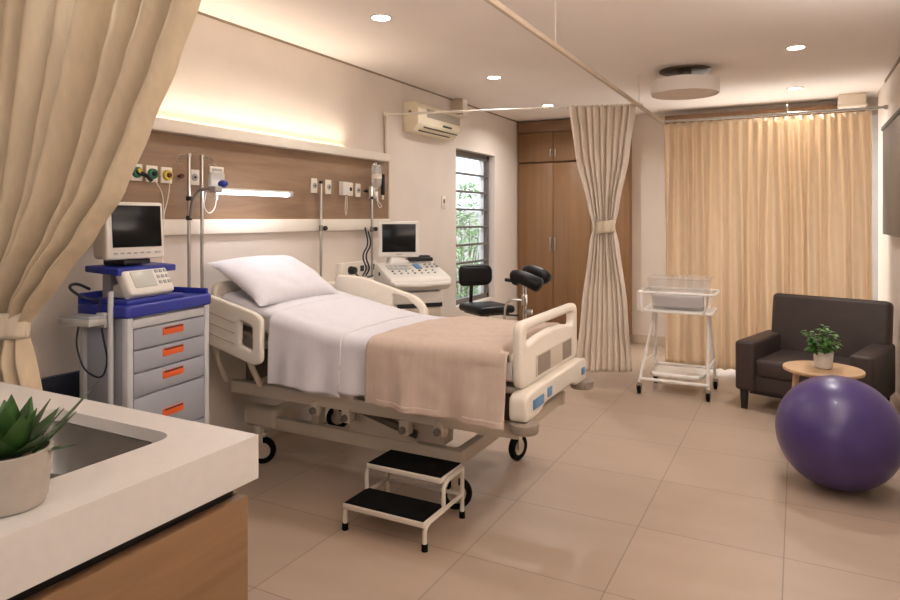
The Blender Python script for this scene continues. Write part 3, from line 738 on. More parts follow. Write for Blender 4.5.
MB().box((-1.44, 3.56, .26), (.09, .09, .11), .015, 3).build('caster_housing', 'bedmetal', bed)

# mattress, sheet, blanket, pillow lie on the bed
def ztop(x):
    base = .818
    h = sm(-1.85, -2.15, x)
    return base + max(0, (-2.0-x))*.20*1 + 0*h
def zs(x):                       # softened hinge
    return sum(ztop(x+d) for d in (-.12, -.06, 0, .06, .12))/5
t = thing('mattress', 'pale hospital mattress with raised head end on the bed frame', 'mattress', (-1.95, 3.0, .67))
def mt(u, v):
    x = -2.82+1.745*u; th = 2*math.pi*v
    cy, cz = math.cos(th), math.sin(th)
    ey = math.copysign(abs(cy)**.35, cy); ez = math.copysign(abs(cz)**.35, cz)
    return (x, 3.0+.392*ey, zs(x)-.07+.066*ez)
g = MB().grid(mt, 60, 48)
bmesh.ops.remove_doubles(g.bm, verts=g.bm.verts[:], dist=1e-4); bmesh.ops.holes_fill(g.bm, edges=[e for e in g.bm.edges if e.is_boundary])
g.build('cover', 'mattress', t, ang=60)

def drape_path(s, hem, y_near=2.585, y_far=3.41, rad=.05, lift=.0, x=0):
    """cross-section of a cloth over the mattress: s in 0..1 from the near hem over the top to the far hem; returns y, z relative to the mattress top"""
    Ln = abs(hem)-rad; La = rad*math.pi/2; Lt = (y_far-y_near)-2*rad; Lf = .16
    T = Ln+La+Lt+La+Lf; d = s*T
    if d < Ln: return y_near, -(abs(hem)-d), d/Ln
    d -= Ln
    if d < La: a = d/rad; return y_near+rad-rad*math.cos(a), -rad+rad*math.sin(a), 1
    d -= La
    if d < Lt: return y_near+rad+d, 0, 1
    d -= Lt
    if d < La: a = d/rad; return y_far-rad+rad*math.sin(a), -rad+rad*math.cos(a), 1
    d -= La
    return y_far, -rad-d, 1
def cloth_over(x0, x1, hem_of, lift, nx, ns, flare, seed, zfun=zs, wr=.004, yn=2.585):
    def f(u, v):
        x = x0+(x1-x0)*u
        y, dz, k = drape_path(v, hem_of(x), yn-lift, 3.41+lift, .055)
        z = zfun(x)+dz+lift
        w = fbm(x, y, z+seed, 5)*wr+fbm(x, y, z+seed*2, 14)*wr*.4
        hang = (1-k) if k < 1 else 0
        if hang: y -= flare*hang+hang*(.018*math.sin(x*17+seed)+.008*math.sin(x*41+seed)) + w; 
        else:
            crown = .018*math.sin(math.pi*max(0, min(1, (y-2.58)/.83)))
            z += w+crown
        return (x, y, z)
    return f
t = thing('bed_sheet', 'white bed sheet hanging in two flaps over the near mattress side', 'sheet', (-2.1, 2.6, .52))
mb = MB()
mb.grid(cloth_over(-2.415, -1.955, lambda x: zs(x)-.535+.01*math.sin(x*9), .006, 50, 90, .02, 1), 50, 100)
mb.grid(cloth_over(-1.965, -1.68, lambda x: .818-.535-.012, .003, 40, 90, .008, 4), 40, 100)
def topsheet(u, v):
    x = -2.79+.385*u; y = 2.60+.80*v
    e = min(1, min(v, 1-v)/.05)
    return (x, y, zs(x)+.004-.03*(1-e)**2+.018*math.sin(math.pi*v)+fbm(x, y, 1, 5)*.004)
mb.grid(topsheet, 30, 50)
solid(mb.build('linen', 'sheet', t, ang=180), .003, 1)
t = thing('blanket', 'beige woven blanket over the foot half of the bed', 'blanket', (-1.4, 2.6, .5))
def bl(u, v):
    f = cloth_over(-1.795, -1.085, lambda x: .818-.515+.012*(x+1.8)*2, .014, 60, 90, .03, 9, wr=.009)
    x, y, z = f(u, v)
    e = sm(.88, 1, u)
    if y < 2.62 and e > 0: y -= .0; x += .02*e*(2.62-y)
    z -= .05*sm(.93, 1, u)*(1 if y > 2.6 else .0)
    # boundary slants slightly
    x += (y-2.6)*.12*(1-u)
    return (x, y, z)
solid(MB().grid(bl, 80, 110).build('weave', 'blanket', t, ang=180), .006, 1)
def bhem(u, v):
    x, y, z = bl(u, .004+.0*v); return (x, y-.004, z+.004+.022*v)
solid(MB().grid(bhem, 80, 2).build('hem', 'blanket', t, ang=180), .003, 1)
t = thing('pillow', 'plump white pillow propped at the raised head of the bed', 'pillow', (-2.68, 2.93, .95))
pm = Matrix.Translation((-2.685, 2.935, 1.045)) @ Matrix.Rotation(R(29), 4, 'Y')
mb = MB()
for sgn in (1, -1):
    def pf(u, v, sgn=sgn):
        a, b = 2*u-1, 2*v-1
        pinch = 1-.10*(1-abs(a)**2)*abs(b)**4
        pinch2 = 1-.07*(1-abs(b)**2)*abs(a)**4
        h = (max(0, (1-abs(a)**2.6))**.6)*(max(0, (1-abs(b)**2.6))**.6)
        wv = fbm(a*2, b*2, 3, 1.6)*.012*h
        return pm @ Vector((a*.225*pinch2, b*.345*pinch, sgn*(.085*h if sgn > 0 else .05*h)+wv))
    mb.grid(pf, 40, 50)
bmesh.ops.remove_doubles(mb.bm, verts=mb.bm.verts[:], dist=5e-4)
mb.build('case', 'sheet', t, ang=80)

# ------------------------------------------------------------------ step stool
t = thing('step_stool', 'two-step cream footstool with black treads beside the bed', 'step stool', (-1.6, 2.57, 0))
xl, xr = -1.80, -1.380
def tread(y0, y1, z, nm):
    d = MB().box(((xl+xr)/2, (y0+y1)/2, z-.014), (xr-xl-(.02 if z > .2 else 0), y1-y0, .024), .004).build(nm, 'bed', t)
    MB().box(((xl+xr)/2, (y0+y1)/2, z-.001), (xr-xl-(.032 if z > .2 else .012), y1-y0-.012, .005), .001).build('rubber_mat', 'rubber', d)
tread(2.385, 2.58, .126, 'lower_step'); tread(2.555, 2.765, .25, 'upper_step')
for x in (xl+.004, xr-.004):
    s_ = -1 if x < -1.6 else 1
    MB().tube(fillet([(x, 2.40, .02), (x, 2.40, .09), (x, 2.43, .108), (x, 2.57, .108)], .02), .0105, 10).build('front_leg', 'bed', t)
    MB().tube(fillet([(x, 2.567, .105), (x, 2.567, .20), (x, 2.60, .228), (x, 2.75, .232)], .03), .0105, 10).build('riser_tube', 'bed', t)
    MB().tube([(x, 2.75, .02), (x, 2.75, .236)], .0105, 10).build('rear_leg', 'bed', t)
    MB().tube([(x, 2.56, .108), (x, 2.75, .108)], .009, 8).build('side_brace', 'bed', t)
    for y in (2.40, 2.75): MB().cyl((x, y, 0), (x, y, .032), .0145, .0135, 14, .002).build('rubber_foot', 'rubber', t)
MB().tube([(xl+.014, 2.75, .108), (xr-.014, 2.75, .108)], .009, 8).build('rear_brace', 'bed', t)

# ------------------------------------------------------------------ trolley with monitor
TR = R(98); TC = (-2.595, 2.0, 0)
def L(t): return dict(parent=t, local=True)
t = thing('medical_trolley', 'grey medical trolley with blue top and orange drawer pulls beside the bed', 'trolley', TC, TR)
W2, D2 = .2465, .1315
t.scale = (1, 1, 1.035); MTX[t.name] = MTX[t.name] @ Matrix.Diagonal((1, 1, 1.035, 1))
MB().box((0, .004, .52), (2*W2-.03, 2*D2-.03, .86), .008).build('body', 'cart', **L(t))
for sx in (-1, 1): MB().box((sx*(W2-.016), -D2+.014, .52), (.032, .034, .88), .008).build('front_post', 'cartlight', **L(t))
for sx in (-1, 1): MB().box((sx*(W2-.014), D2-.014, .52), (.03, .03, .88), .008).build('rear_post', 'cartlight', **L(t))
z = .945
MB().box((0, -D2+.012, .925), (2*W2-.066, .02, .035), .002).build('upper_trim', 'cartlight', **L(t))
for h in (.088, .092, .098, .19, .19, .12):
    d = MB().box((0, -D2+.010, z-.04-h/2), (2*W2-.07, .022, h-.006), .004).build('drawer', 'cart', **L(t))
    zc = z-.04-h/2+(.012 if h < .1 else -.005)
    MB().box((.01, -D2-.001, zc), (.125, .008, .034), .003).build('pull', 'orange', **L(d))
    MB().box((.01, -D2-.004, zc+.012), (.11, .008, .008), .002).build('pull_lip', 'red', **L(d))
    z -= h
MB().box((0, 0, .07), (2*W2, 2*D2, .05), .015).build('base', 'cartlight', **L(t))
for sx in (-1, 1):
    for sy in (-1, 1):
        MB().cyl((sx*.17-.012, sy*.11, .035), (sx*.17+.012, sy*.11, .035), .034, None, 20, .005).box((sx*.17, sy*.11, .06), (.035, .03, .02)).build('wheel', 'rubber', **L(t))
bt = MB().plate(fillet([(-W2-.012, -D2-.014), (W2+.012, -D2-.014), (W2+.012, D2+.01), (-W2-.012, D2+.01)], .03, 5, True), [], .05, .01, Matrix.Translation((0, 0, .978))).build('top_tray', 'cartblue', **L(t))
MB().box((0, D2-.0, 1.02), (2*W2, .02, .05), .006).build('tray_rim', 'cartblue', **L(bt))
MB().box((W2+.0, 0, 1.012), (.016, 2*D2-.02, .03), .005).build('tray_rim', 'cartblue', **L(bt))
MB().box((-.06, .085, 1.06), (.18, .05, .15), .006).build('column', 'cartlight', **L(t))
sh = MB().prism([(-.062, 1.118), (-.062, 1.146), (.125, 1.156), (.125, 1.130)], 'x', -.225, .105, .005).build('monitor_shelf', 'cartblue', **L(t))
MB().box((-.07, -.02, 1.0125), (.33, .20, .02), .006).build('device_dock', 'cartblue', **L(t))
st = MB().box((-W2-.070, .03, .945), (.09, .17, .03), .008).build('side_tray', 'devgrey', **L(t))
MB().box((-W2-.070, .03, .963), (.076, .155, .012), .004).build('tray_floor', 'cart', **L(st))
MB().box((-W2-.018, -.02, .945), (.03, .05, .06), .006).build('tray_bracket', 'cartlight', **L(st))
MB().cyl((-W2-.016, -.06, .12), (-W2-.016, -.06, 1.06), .011, None, 14).build('push_pole', 'cartlight', **L(t))
# monitor on its shelf
mo = thing('patient_monitor', 'white patient monitor with dark screen on top of the trolley', 'monitor', (TC[0], TC[1], 1.195), TR)
MT = MTX[mo.name].inverted()
mm = Matrix.Translation((-.075, .035, .147)) @ Matrix.Rotation(R(-14), 4, 'Z') @ Matrix.Rotation(R(-4), 4, 'X')
def T(mb): mb.bm.transform(mm); return mb
T(MB().box((0, .035, 0), (.245, .10, .235), .02, 3)).build('rear_casing', 'device', **L(mo))
bz = T(MB().box((0, -.035, 0), (.268, .04, .25), .012, 3)).build('bezel', 'device', **L(mo))
T(MB().box((.006, -.056, .018), (.226, .004, .182), .003)).build('screen', 'screen', **L(bz))
for k in range(6): T(MB().box((-.095+k*.03, -.057, -.098), (.018, .004, .007), .002)).build('button', 'devgrey', **L(bz))
T(MB().box((.1, -.057, -.098), (.03, .004, .01), .002)).build('button', 'cartlight', **L(bz))
MB().box((-.075, .045, .012), (.15, .12, .022), .006).build('foot', 'black', **L(mo))
# recorder
rc = thing('chart_recorder', 'white recorder with grey display and keypad below the monitor', 'recorder', (TC[0], TC[1], 1.059), TR)
mm = Matrix.Translation((-.085, -.070, .058)) @ Matrix.Rotation(R(-30), 4, 'X')
T(MB().box((0, 0, 0), (.25, .05, .118), .012, 3)).build('casing', 'device', **L(rc))
MB().box((-.085, -.035, .031), (.22, .08, .06), .012).build('base', 'device', **L(rc))
fp = T(MB().box((-.03, -.026, .008), (.12, .004, .075), .003)).build('display', 'lcd', **L(rc))
for i in range(3):
    for j in range(3): T(MB().box((.055+i*.026, -.027, .04-j*.027), (.017, .005, .015), .002)).build('key', 'devgrey', **L(rc))
cw = MTX[rc.name]
def lw(p): return MTX[t.name] @ Vector(p)
o = MB().tube(fillet([(-.22, .10, 1.06), (-.27, .12, 1.09), (-.33, .10, 1.08), (-.31, .04, 1.035), (-.23, .03, 1.02)], .04), .006, 8); o.bm.transform(MTX[t.name]); o = o.build('blue_cable', 'bcable'); tag(base_origin(o, lw((-.23, .03, 1.02))), 'dark blue cable looping off the left of the trolley top', 'cable')
o = MB().tube(fillet([(-.28, .09, .935), (-.30, .09, .85), (-.285, .06, .74), (-.25, .0, .70), (-.255, -.04, .78), (-.27, -.02, .90), (-.262, .0, 1.02)], .06), .004, 7); o.bm.transform(MTX[t.name]); o = o.build('black_cable', 'bcable'); tag(base_origin(o, lw((-.25, 0, .70))), 'thin black cable hanging in a loop below the trolley side tray', 'cable')

# ------------------------------------------------------------------ ultrasound machine
UA = math.atan2(-.64, .77)+R(90)          # local -y faces the room
u = thing('ultrasound_machine', 'white ultrasound machine with monitor and keyed console behind the bed', 'ultrasound machine', (-2.47, 4.13, 0), UA)
K = L(u)
MB().box((0, .05, .10), (.46, .50, .08), .03, 3).build('base', 'device', **K)
for sx in (-1, 1):
    for sy in (-1, 1): MB().cyl((sx*.18-.018, .05+sy*.19, .045), (sx*.18+.018, .05+sy*.19, .045), .044, None, 20, .006).build('wheel', 'rubber', **K)
MB().box((-.03, .08, .50), (.40, .40, .74), .02, 3).build('body', 'device', **K)
for k in range(4): MB().box((-.03, -.135, .835-k*.115), (.36, .04, .08), .006).build('module', 'bedmetal' if k % 2 else 'device', **K)
for k in range(3): MB().box((.0, -.120, .777-k*.115), (.34, .02, .03), .001).build('slot', 'black', **K)
MB().box((.165, -.08, .50), (.05, .06, .78), .012).build('side_post', 'device', **K)
cs = MB().prism([(-.25, .925), (-.27, .955), (-.25, .985), (.10, 1.075), (.16, 1.05), (.16, .93), (.0, .89), (-.2, .895)], 'x', -.26, .19, .012).build('console', 'device', **K)
cm = Matrix.Translation((0, -.075, 1.033)) @ Matrix.Rotation(math.atan2(.09, .35), 4, 'X')
def Cn(mb): mb.bm.transform(cm); return mb
Cn(MB().box((-.13, .05, .003), (.17, .085, .006), .002)).build('display', 'lcd', **L(cs))
for i in range(4): Cn(MB().box((-.185+i*.036, .05, .007), (.022, .05, .003), .001)).build('soft_key', 'devgrey', **L(cs))
Cn(MB().box((.015, .055, .004), (.045, .10, .007), .002)).build('blue_pad', 'blue', **L(cs))
for i in range(7):
    for j in range(2): Cn(MB().cyl((-.20+i*.05, -.04-j*.05, 0), (-.20+i*.05, -.04-j*.05, .007), .009, .008, 12, .001)).build('control_knob', 'devgrey' if (i+j) % 4 else 'frame', **L(cs))
for i in range(3):
    for j in range(2): Cn(MB().cyl((.085+i*.038, .085-j*.05, 0), (.085+i*.038, .085-j*.05, .012), .012, .010, 12, .001)).build('control_knob', 'devgrey', **L(cs))
MB().tube([(-.24, -.272, .945), (-.03, -.288, .94), (.17, -.272, .945)], .016, 10).build('wrist_rail', 'device', **L(cs))
MB().cyl((-.261, .0, 1.0), (-.266, .0, 1.0), .014).build('side_plug', 'black', **L(cs))
MB().box((-.09, .11, 1.09), (.13, .08, .06), .015, 3, taper=1.3).cyl((-.09, .11, 1.06), (-.09, .11, 1.19), .028, None, 18).build('monitor_neck', 'device', **K)
mnr = Matrix.Translation((-.09, .085, 1.245)) @ Matrix.Rotation(R(-14), 4, 'Z')
def Mn(mb): mb.bm.transform(mnr); return mb
mn = Mn(MB().box((0, 0, 0), (.30, .05, .265), .012, 3)).build('monitor', 'device', **K)
Mn(MB().box((0, -.026, .008), (.245, .006, .205), .002)).build('screen', 'screen', **L(mn))
Mn(MB().box((0, -.026, -.112), (.05, .004, .006), .001)).build('button', 'devgrey', **L(mn))
pr = thing('probe_case', 'black probe case lying behind the ultrasound console', 'case', (-2.47, 4.13, 1.08), UA)
MB().box((.06, .11, .012), (.23, .09, .03), .01, 3).build('case', 'black', **L(pr)); MB().box((.06, .11, .034), (.19, .07, .014), .005).build('lid', 'navy', **L(pr))
for k, (yy, zz) in enumerate(((4.02, 1.33), (4.06, 1.30))):
    cord('probe_cable', [(-2.84, yy+.02, zz), (-2.83, yy+.05, 1.20), (-2.85, yy-.01, 1.12), (-2.83, yy+.03, 1.02), (-2.85, yy, .97)], .006, 'bcable', ('dark cable hanging left of the ultrasound monitor, nearer the bed', 'dark cable hanging close beside the ultrasound monitor')[k], 'cable')

# ------------------------------------------------------------------ saddle-back stool and leg rests
sx_, sy_ = -2.49, 5.44
t = thing('wheeled_stool', 'black wheeled stool with curved backrest before the slatted window', 'stool', (sx_, sy_, 0), R(56))
K = L(t)
MB().box((0, 0, .585), (.38, .40, .07), .034, 4).build('seat', 'vinyl', **K)
MB().box((0, 0, .545), (.30, .30, .02), .006).build('seat_plate', 'black', **K)
def sb(u, v, th):
    a = (u-.5)*1.2; x = .30*math.sin(a)/.565*.5*1.13; y = .24+.06*(1-math.cos(a))*-2.0+.0
    return x, y
mb = MB()
bkp = fillet([(-.175, -.10), (.175, -.10), (.175, .10), (-.175, .10)], .075, 8, True)
mb.plate(bkp, [], .055, .024, Matrix(((1, 0, 0, 0), (0, 0, -1, .245), (0, 1, 0, .865), (0, 0, 0, 1))))
for v_ in mb.bm.verts: v_.co.y -= 1.6*v_.co.x**2
mb.build('backrest', 'vinyl', **K)
MB().tube(fillet([(0, .02, .55), (0, .27, .55), (0, .285, .60), (0, .272, .80)], .04), .018, 10).build('back_arm', 'black', **K)
MB().cyl((0, 0, .12), (0, 0, .545), .026, .022, 16).build('gas_column', 'chrome', **K)
MB().tube([(.05, 0, .535), (.16, -.12, .525), (.24, -.16, .52)], .008, 8).build('height_lever', 'black', **K)
for k in range(5):
    a = k*2*math.pi/5
    lg = MB().tube([(0, 0, .115), (.1*math.cos(a), .1*math.sin(a), .105), (0.19*math.cos(a), 0.19*math.sin(a), .075)], .017, 10).build('leg', 'chrome', **K)
    MB().cyl((0.19*math.cos(a)-.014*math.sin(a), 0.19*math.sin(a)+.014*math.cos(a), .03), (0.19*math.cos(a)+.014*math.sin(a), 0.19*math.sin(a)-.014*math.cos(a), .03), .029, None, 16, .004).cyl((0.19*math.cos(a), 0.19*math.sin(a), .03), (0.19*math.cos(a), 0.19*math.sin(a), .075), .008).build('wheel', 'rubber', **L(lg))
gx_, gy_ = -2.06, 5.28
t = thing('leg_rest_stand', 'chrome stand with two black curved leg pads beside the wardrobe', 'leg rest', (gx_, gy_, 0), 0)
MB().cyl((gx_, gy_, .02), (gx_, gy_, .84), .016, None, 14).build('post', 'chrome', t)
MB().lathe([(0, 0), (.20, 0), (.20, .015), (.03, .035), (0, .035)], (gx_, gy_, 0), 32).build('base', 'dsteel', t)
MB().box((gx_, gy_, .70), (.045, .045, .10), .008).build('clamp', 'chrome', t)
MB().cyl((gx_+.03, gy_, .60), (gx_+.07, gy_, .60), .022, None, 16, .003).build('knob', 'chrome', t)
MB().tube(fillet([(gx_, gy_, .70), (gx_-.14, gy_-.03, .70), (gx_-.17, gy_-.04, .60), (gx_-.17, gy_-.04, .35), (gx_-.02, gy_, .30)], .08, 8), .012, 10).build('bent_bar', 'chrome', t)
def legpad(pts, radii, name):
    mb = MB(); P = []
    n = 24; k = len(pts)-1
    for i in range(n+1):
        u = i/n*k; j = min(int(u), k-1); f = u-j
        a, b = Vector(pts[j]), Vector(pts[j+1]); P.append(a.lerp(b, f))
    for _ in range(4): P = [P[0]]+[(P[i-1]+P[i]*2+P[i+1])/4 for i in range(1, n)]+[P[-1]]
    rad = []
    for i in range(n+1):
        u = i/n*k; j = min(int(u), k-1); f = u-j; e = min(i, n-i)/(n*.14)
        rad.append((radii[j]*(1-f)+radii[j+1]*f)*(math.sqrt(max(0, 1-(1-min(1, e))**2))*.97+.03))
    mb.tube(P, .05, 20, radii=rad)
    return mb.build(name, 'vinyl', t, ang=80)
legpad([(-2.145, 5.22, .885), (-2.07, 5.20, .905), (-1.96, 5.20, .865), (-1.88, 5.22, .825)], [.075, .058, .062, .068], 'leg_pad')
legpad([(-2.13, 5.42, .93), (-2.05, 5.40, .945), (-1.94, 5.38, .915), (-1.87, 5.36, .86)], [.045, .052, .055, .06], 'leg_pad')
MB().tube([(gx_, gy_, .80), (gx_-.01, gy_+.08, .85), (gx_, gy_+.16, .87)], .012, 10).build('pad_arm', 'chrome', t)
MB().tube([(gx_-.05, gy_+.1, .86), (gx_-.18, gy_+.14, .845), (gx_-.24, gy_+.15, .85)], .016, 10).build('lever', 'black', t)

# ------------------------------------------------------------------ bassinet
t = thing('baby_bassinet', 'white wheeled baby bassinet frame with crib tub before the curtain', 'bassinet', (-.85, 5.6, 0))
xa, xb, ya, yb = -1.115, -.60, 5.36, 5.78
for x, s_ in ((xa, -1), (xb, 1)):
    xt = -1.03 if s_ < 0 else -.615
    MB().tube([(x, ya, .09), (xt, 5.50, .59), (xt, 5.52, .665)], .012, 10).build('leg', 'bassin', t)
    MB().tube([(x+(.05 if s_ < 0 else 0.01), yb, .09), (xt, 5.60, .59), (xt, 5.58, .665)], .012, 10).build('leg', 'bassin', t)
    MB().tube([(x+(.015 if s_ < 0 else 0), ya+.05, .25), (x+(.05 if s_ < 0 else .01), yb-.06, .25)], .009, 8).build('side_brace', 'bassin', t)
    for y, dx in ((ya, 0), (yb, .05 if s_ < 0 else .01)):
        w_ = MB().cyl((x+dx-.013, y, .034), (x+dx+.013, y, .034), .034, None, 20, .005).build('wheel', 'rubber', t)
        MB().box((x+dx, y, .075), (.036, .03, .03), .006).box((x+dx-.018, y, .05), (.005, .026, .05)).box((x+dx+.018, y, .05), (.005, .026, .05)).build('fork', 'greylabel', w_)
MB().tube([(xa, ya, .12), (xb, ya, .12)], .013, 10).build('front_rail', 'bassin', t)
MB().tube([(xa+.05, yb, .17), (xb+.01, yb, .17)], .011, 10).build('rear_rail', 'bassin', t)
MB().plate(fillet([(-1.05, 5.44), (-.66, 5.44), (-.62, 5.75), (-1.05, 5.75)], .07, 6, True), [], .035, .014, Matrix.Translation((0, 0, .145))).build('lower_shelf', 'bassin', t)
# top frame
MB().box((-.835, 5.55, .66), (.54, .36, .02), .006).build('deck', 'bassin', t)
rr = fillet([(-1.12, 5.36, .81), (-.555, 5.36, .81), (-.555, 5.76, .81), (-1.12, 5.76, .81)], .05, 5, True)
MB().tube(rr, .010, 8, True).build('top_rail', 'bassin', t)
for x, y in ((-1.10, 5.36), (-.62, 5.36), (-1.10, 5.76), (-.62, 5.76)):
    MB().tube(fillet([(x, y, .81), (x, y, .67), (x+(.05 if x < -1 else -.05), y+(.04 if y < 5.5 else -.04), .66)], .03), .009, 8).build('rail_post', 'bassin', t)
MB().box((-1.135, 5.5, .725), (.05, .05, .16), .008).build('end_box', 'bassin', t)
tub = thing('crib_tub', 'clear acrylic crib tub sitting in the bassinet frame', 'crib', (-.835, 5.56, .671))
def rim(z, ins, r=.05): return fillet([(-1.065+ins, 5.385+ins, z), (-.605-ins, 5.385+ins, z), (-.605-ins, 5.735-ins, z), (-1.065+ins, 5.735-ins, z)], r, 6, True)
mb = MB(); lo, hi = rim(.675, .035), rim(.92, 0)
A = [mb.bm.verts.new(p) for p in lo]; B = [mb.bm.verts.new(p) for p in hi]
for i in range(len(A)): mb.bm.faces.new((A[i], A[(i+1) % len(A)], B[(i+1) % len(A)], B[i]))
mb.bm.faces.new(A[::-1])
solid(mb.build('tub', 'acryl', tub), .004)
MB().tube(hi, .006, 8, True).build('rim', 'acryl', tub)
t = thing('crib_mattress', 'thin white mattress inside the clear crib tub', 'mattress', (-.835, 5.56, .681))
MB().box((-.835, 5.56, .745), (.38, .27, .10), .025, 4).build('cover', 'sheet', t)

# ------------------------------------------------------------------ armchair
AR = math.atan2(-.286, .958)            # front edge direction
ac = thing('armchair', 'dark brown leatherette armchair on black feet before the curtain', 'armchair', (.115, 5.49, 0), AR)
K = L(ac)
w2, dp = .39, .34
MB().box((0, 0, .20), (.86, .66, .12), .02, 3).build('seat_base', 'leather', **K)
MB().box((0, -.05, .315), (.61, .60, .13), .035, 4).build('seat_cushion', 'leather', **K)
for s_ in (-1, 1): MB().box((s_*.37, -.015, .32), (.14, .68, .36), .025, 4).build('arm', 'leather', **K)
bk = MB().box((0.02, .28, .50), (.80, .14, .60), .035, 4, rot=(R(-9), 0, 0)).build('back', 'leather', **K)
MB().box((0, -.29, .13), (.70, .03, .03), .004).build('front_rail', 'darkwood', **K)
for s_ in (-1, 1):
    for y in (-.31, .28): MB().box((s_*.385, y, .075), (.05, .05, .15), .004, taper=.75).build('foot', 'darkwood', **K)

# ------------------------------------------------------------------ side table, plant, ball
tx, ty = .138, 4.54
t = thing('side_table', 'round light wood side table between armchair and purple ball', 'table', (tx, ty, 0))
MB().lathe([(0, .476), (.20, .476), (.215, .482), (.218, .492), (.215, .499), (0, .50)], (tx, ty, 0), 56).build('tabletop', 'tablewood', t)
for k in range(4):
    a = R(20)+k*math.pi/2
    MB().tube([(tx+.15*math.cos(a), ty+.15*math.sin(a), .478), (tx+.19*math.cos(a), ty+.19*math.sin(a), 0.0)], .016, 12, radii=[.019, .013]).build('leg', 'tablewood', t)
MB().tube([(tx+.165*math.cos(R(20)+k*math.pi/2), ty+.165*math.sin(R(20)+k*math.pi/2), .38) for k in range(4)], .008, 8, True).build('stretcher', 'tablewood', t)
def potted(name, label, c, pr0, pr1, ph, potm):
    t = thing(name, label, 'potted plant', c)
    x, y, z = c
    MB().lathe([(0, 0), (pr0-.012, 0), (pr0-.004, .004), (pr0, .014), (pr1, ph), (pr1-.006, ph+.001), (pr1-.009, ph-.012), (pr0*.9, ph-.02), (0, ph-.02)], c, 40).build('pot', potm, t)
    MB().lathe([(0, ph-.01), (pr1*.5, ph-.008), (pr1-.012, ph-.014)], c, 24).build('soil', 'soil', t)
    return t
t = potted('leafy_plant', 'small leafy green plant in white pot on the side table', (.14, 4.545, .50), .048, .054, .10, 'potw')
rd = random.Random(3); f = MB(); s_ = MB()
for i in range(26):
    a = rd.uniform(0, 6.283); q = rd.uniform(.02, .115); h = rd.uniform(.06, .18)-q*.6
    tip = Vector((.14+q*math.cos(a), 4.545+q*math.sin(a), .595+h)); b0 = Vector((.14+.02*math.cos(a), 4.545+.02*math.sin(a), .585))
    s_.tube([b0, (b0+tip)/2+Vector((0, 0, .015)), tip], .0018, 5)
    for k in range(9):
        p = b0.lerp(tip, .35+.65*k/8)+Vector((0, 0, .008)); aa = a+rd.uniform(-1.6, 1.6)
        f.leaf(p, (math.cos(aa), math.sin(aa), rd.uniform(-.1, .7)), rd.uniform(.03, .05), rd.uniform(.009, .013), droop=.35, n=4)
f.build('foliage', 'leaf', t); s_.build('stem', 'stem', t)
o = MB().ball((.188, 3.968, .288), .293, (1, 1, .983), 64, 40).build('exercise_ball', 'ball', ang=180); tag(base_origin(o, (.188, 3.968, 0)), 'big purple exercise ball on the floor before the side table', 'ball')

# ------------------------------------------------------------------ worktop, sink, succulent
CX, CY = -1.10, 1.14
wt = thing('worktop', 'thick white stone worktop with sink cut-out in the left foreground', 'worktop', (-2.0, .4, .80))
sk = fillet([(-1.74, .56), (-1.265, .56), (-1.265, 1.05), (-1.74, 1.05)], .055, 9, True)
MB().plate([(-2.96, -.6), (CX, -.6), (CX, CY), (-2.96, CY)], [sk], .03, 0, Matrix.Translation((0, 0, .885))).build('slab', 'worktop', wt)
MB().box((CX-.015, .27, .835), (.03, 1.74, .07)).box((-2.045, CY-.015, .835), (1.83, .03, .07)).build('apron', 'worktop', wt)
t = thing('sink', 'undermounted brushed steel sink in the white worktop', 'sink', (-1.5, .78, .66))
mb = MB()
def ringat(z, ins, r):
    pts = fillet([(-1.74+ins, .56+ins, 0), (-1.265-ins, .56+ins, 0), (-1.265-ins, 1.05-ins, 0), (-1.74+ins, 1.05-ins, 0)], r, 9, True)
    return [mb.bm.verts.new((p.x, p.y, z)) for p in pts]
rg = [ringat(.868, -.02, .07), ringat(.868, .002, .055), ringat(.78, .010, .055), ringat(.742, .02, .055), ringat(.73, .05, .06)]
for A, B in zip(rg, rg[1:]):
    for i in range(len(A)): mb.bm.faces.new((A[i], A[(i+1) % len(A)], B[(i+1) % len(A)], B[i]))
mb.bm.faces.new(rg[-1])
solid(mb.build('basin', 'sink', t, ang=50), .002)
MB().lathe([(0, .7325), (.03, .7325), (.042, .735), (.045, .732)], (-1.5, .80, 0), 28).build('drain', 'chrome', t)
t = thing('base_cabinet', 'light brown wooden base cabinet under the white worktop', 'cabinet', (-2.0, .4, 0))
MB().box((-2.10, .27, .045), (1.72, 1.70, .09)).build('plinth', 'darkwood', t)
mb = MB()
for c, d in (((-1.165, .27, .42), (.03, 1.72, .66)), ((-2.93, .27, .42), (.03, 1.72, .66)), ((-2.05, 1.105, .42), (1.79, .03, .66)), ((-2.05, -.57, .42), (1.79, .03, .66)), ((-2.05, .27, .105), (1.79, 1.72, .03))): mb.box(c, d)
mb.build('carcass', 'darkwood', t)
mb = MB().box((-1.17, .27, .775), (.02, 1.70, .05)).box((-2.05, 1.095, .775), (1.77, .02, .05)); mb.build('shadow_rail', 'darkwood', t)
for y0, y1 in ((-.58, .27), (.275, 1.128)): MB().box((-1.135, (y0+y1)/2, .425), (.03, y1-y0, .67), .002).build('door', 'cabwood', t)
MB().box((-2.02, 1.122, .425), (1.74, .012, .67), .002).build('end_panel', 'cabwood', t)
pc = (-1.212, .655, .90)
t = potted('succulent_plant', 'green succulent in grey concrete pot on the worktop corner', pc, .060, .068, .098, 'pot')
rd = random.Random(11); f = MB()
for i in range(24):
    a = i*2.399; q = i/24
    el = R(82-60*q)
    d = (math.cos(a)*math.cos(el), math.sin(a)*math.cos(el), math.sin(el))
    f.leaf((pc[0]+.022*q*math.cos(a), pc[1]+.022*q*math.sin(a), pc[2]+.086), d, (.10+.02*rd.random())*(1-.25*q), .021, droop=-.12 if q > .4 else .05, thick=.007, n=8)
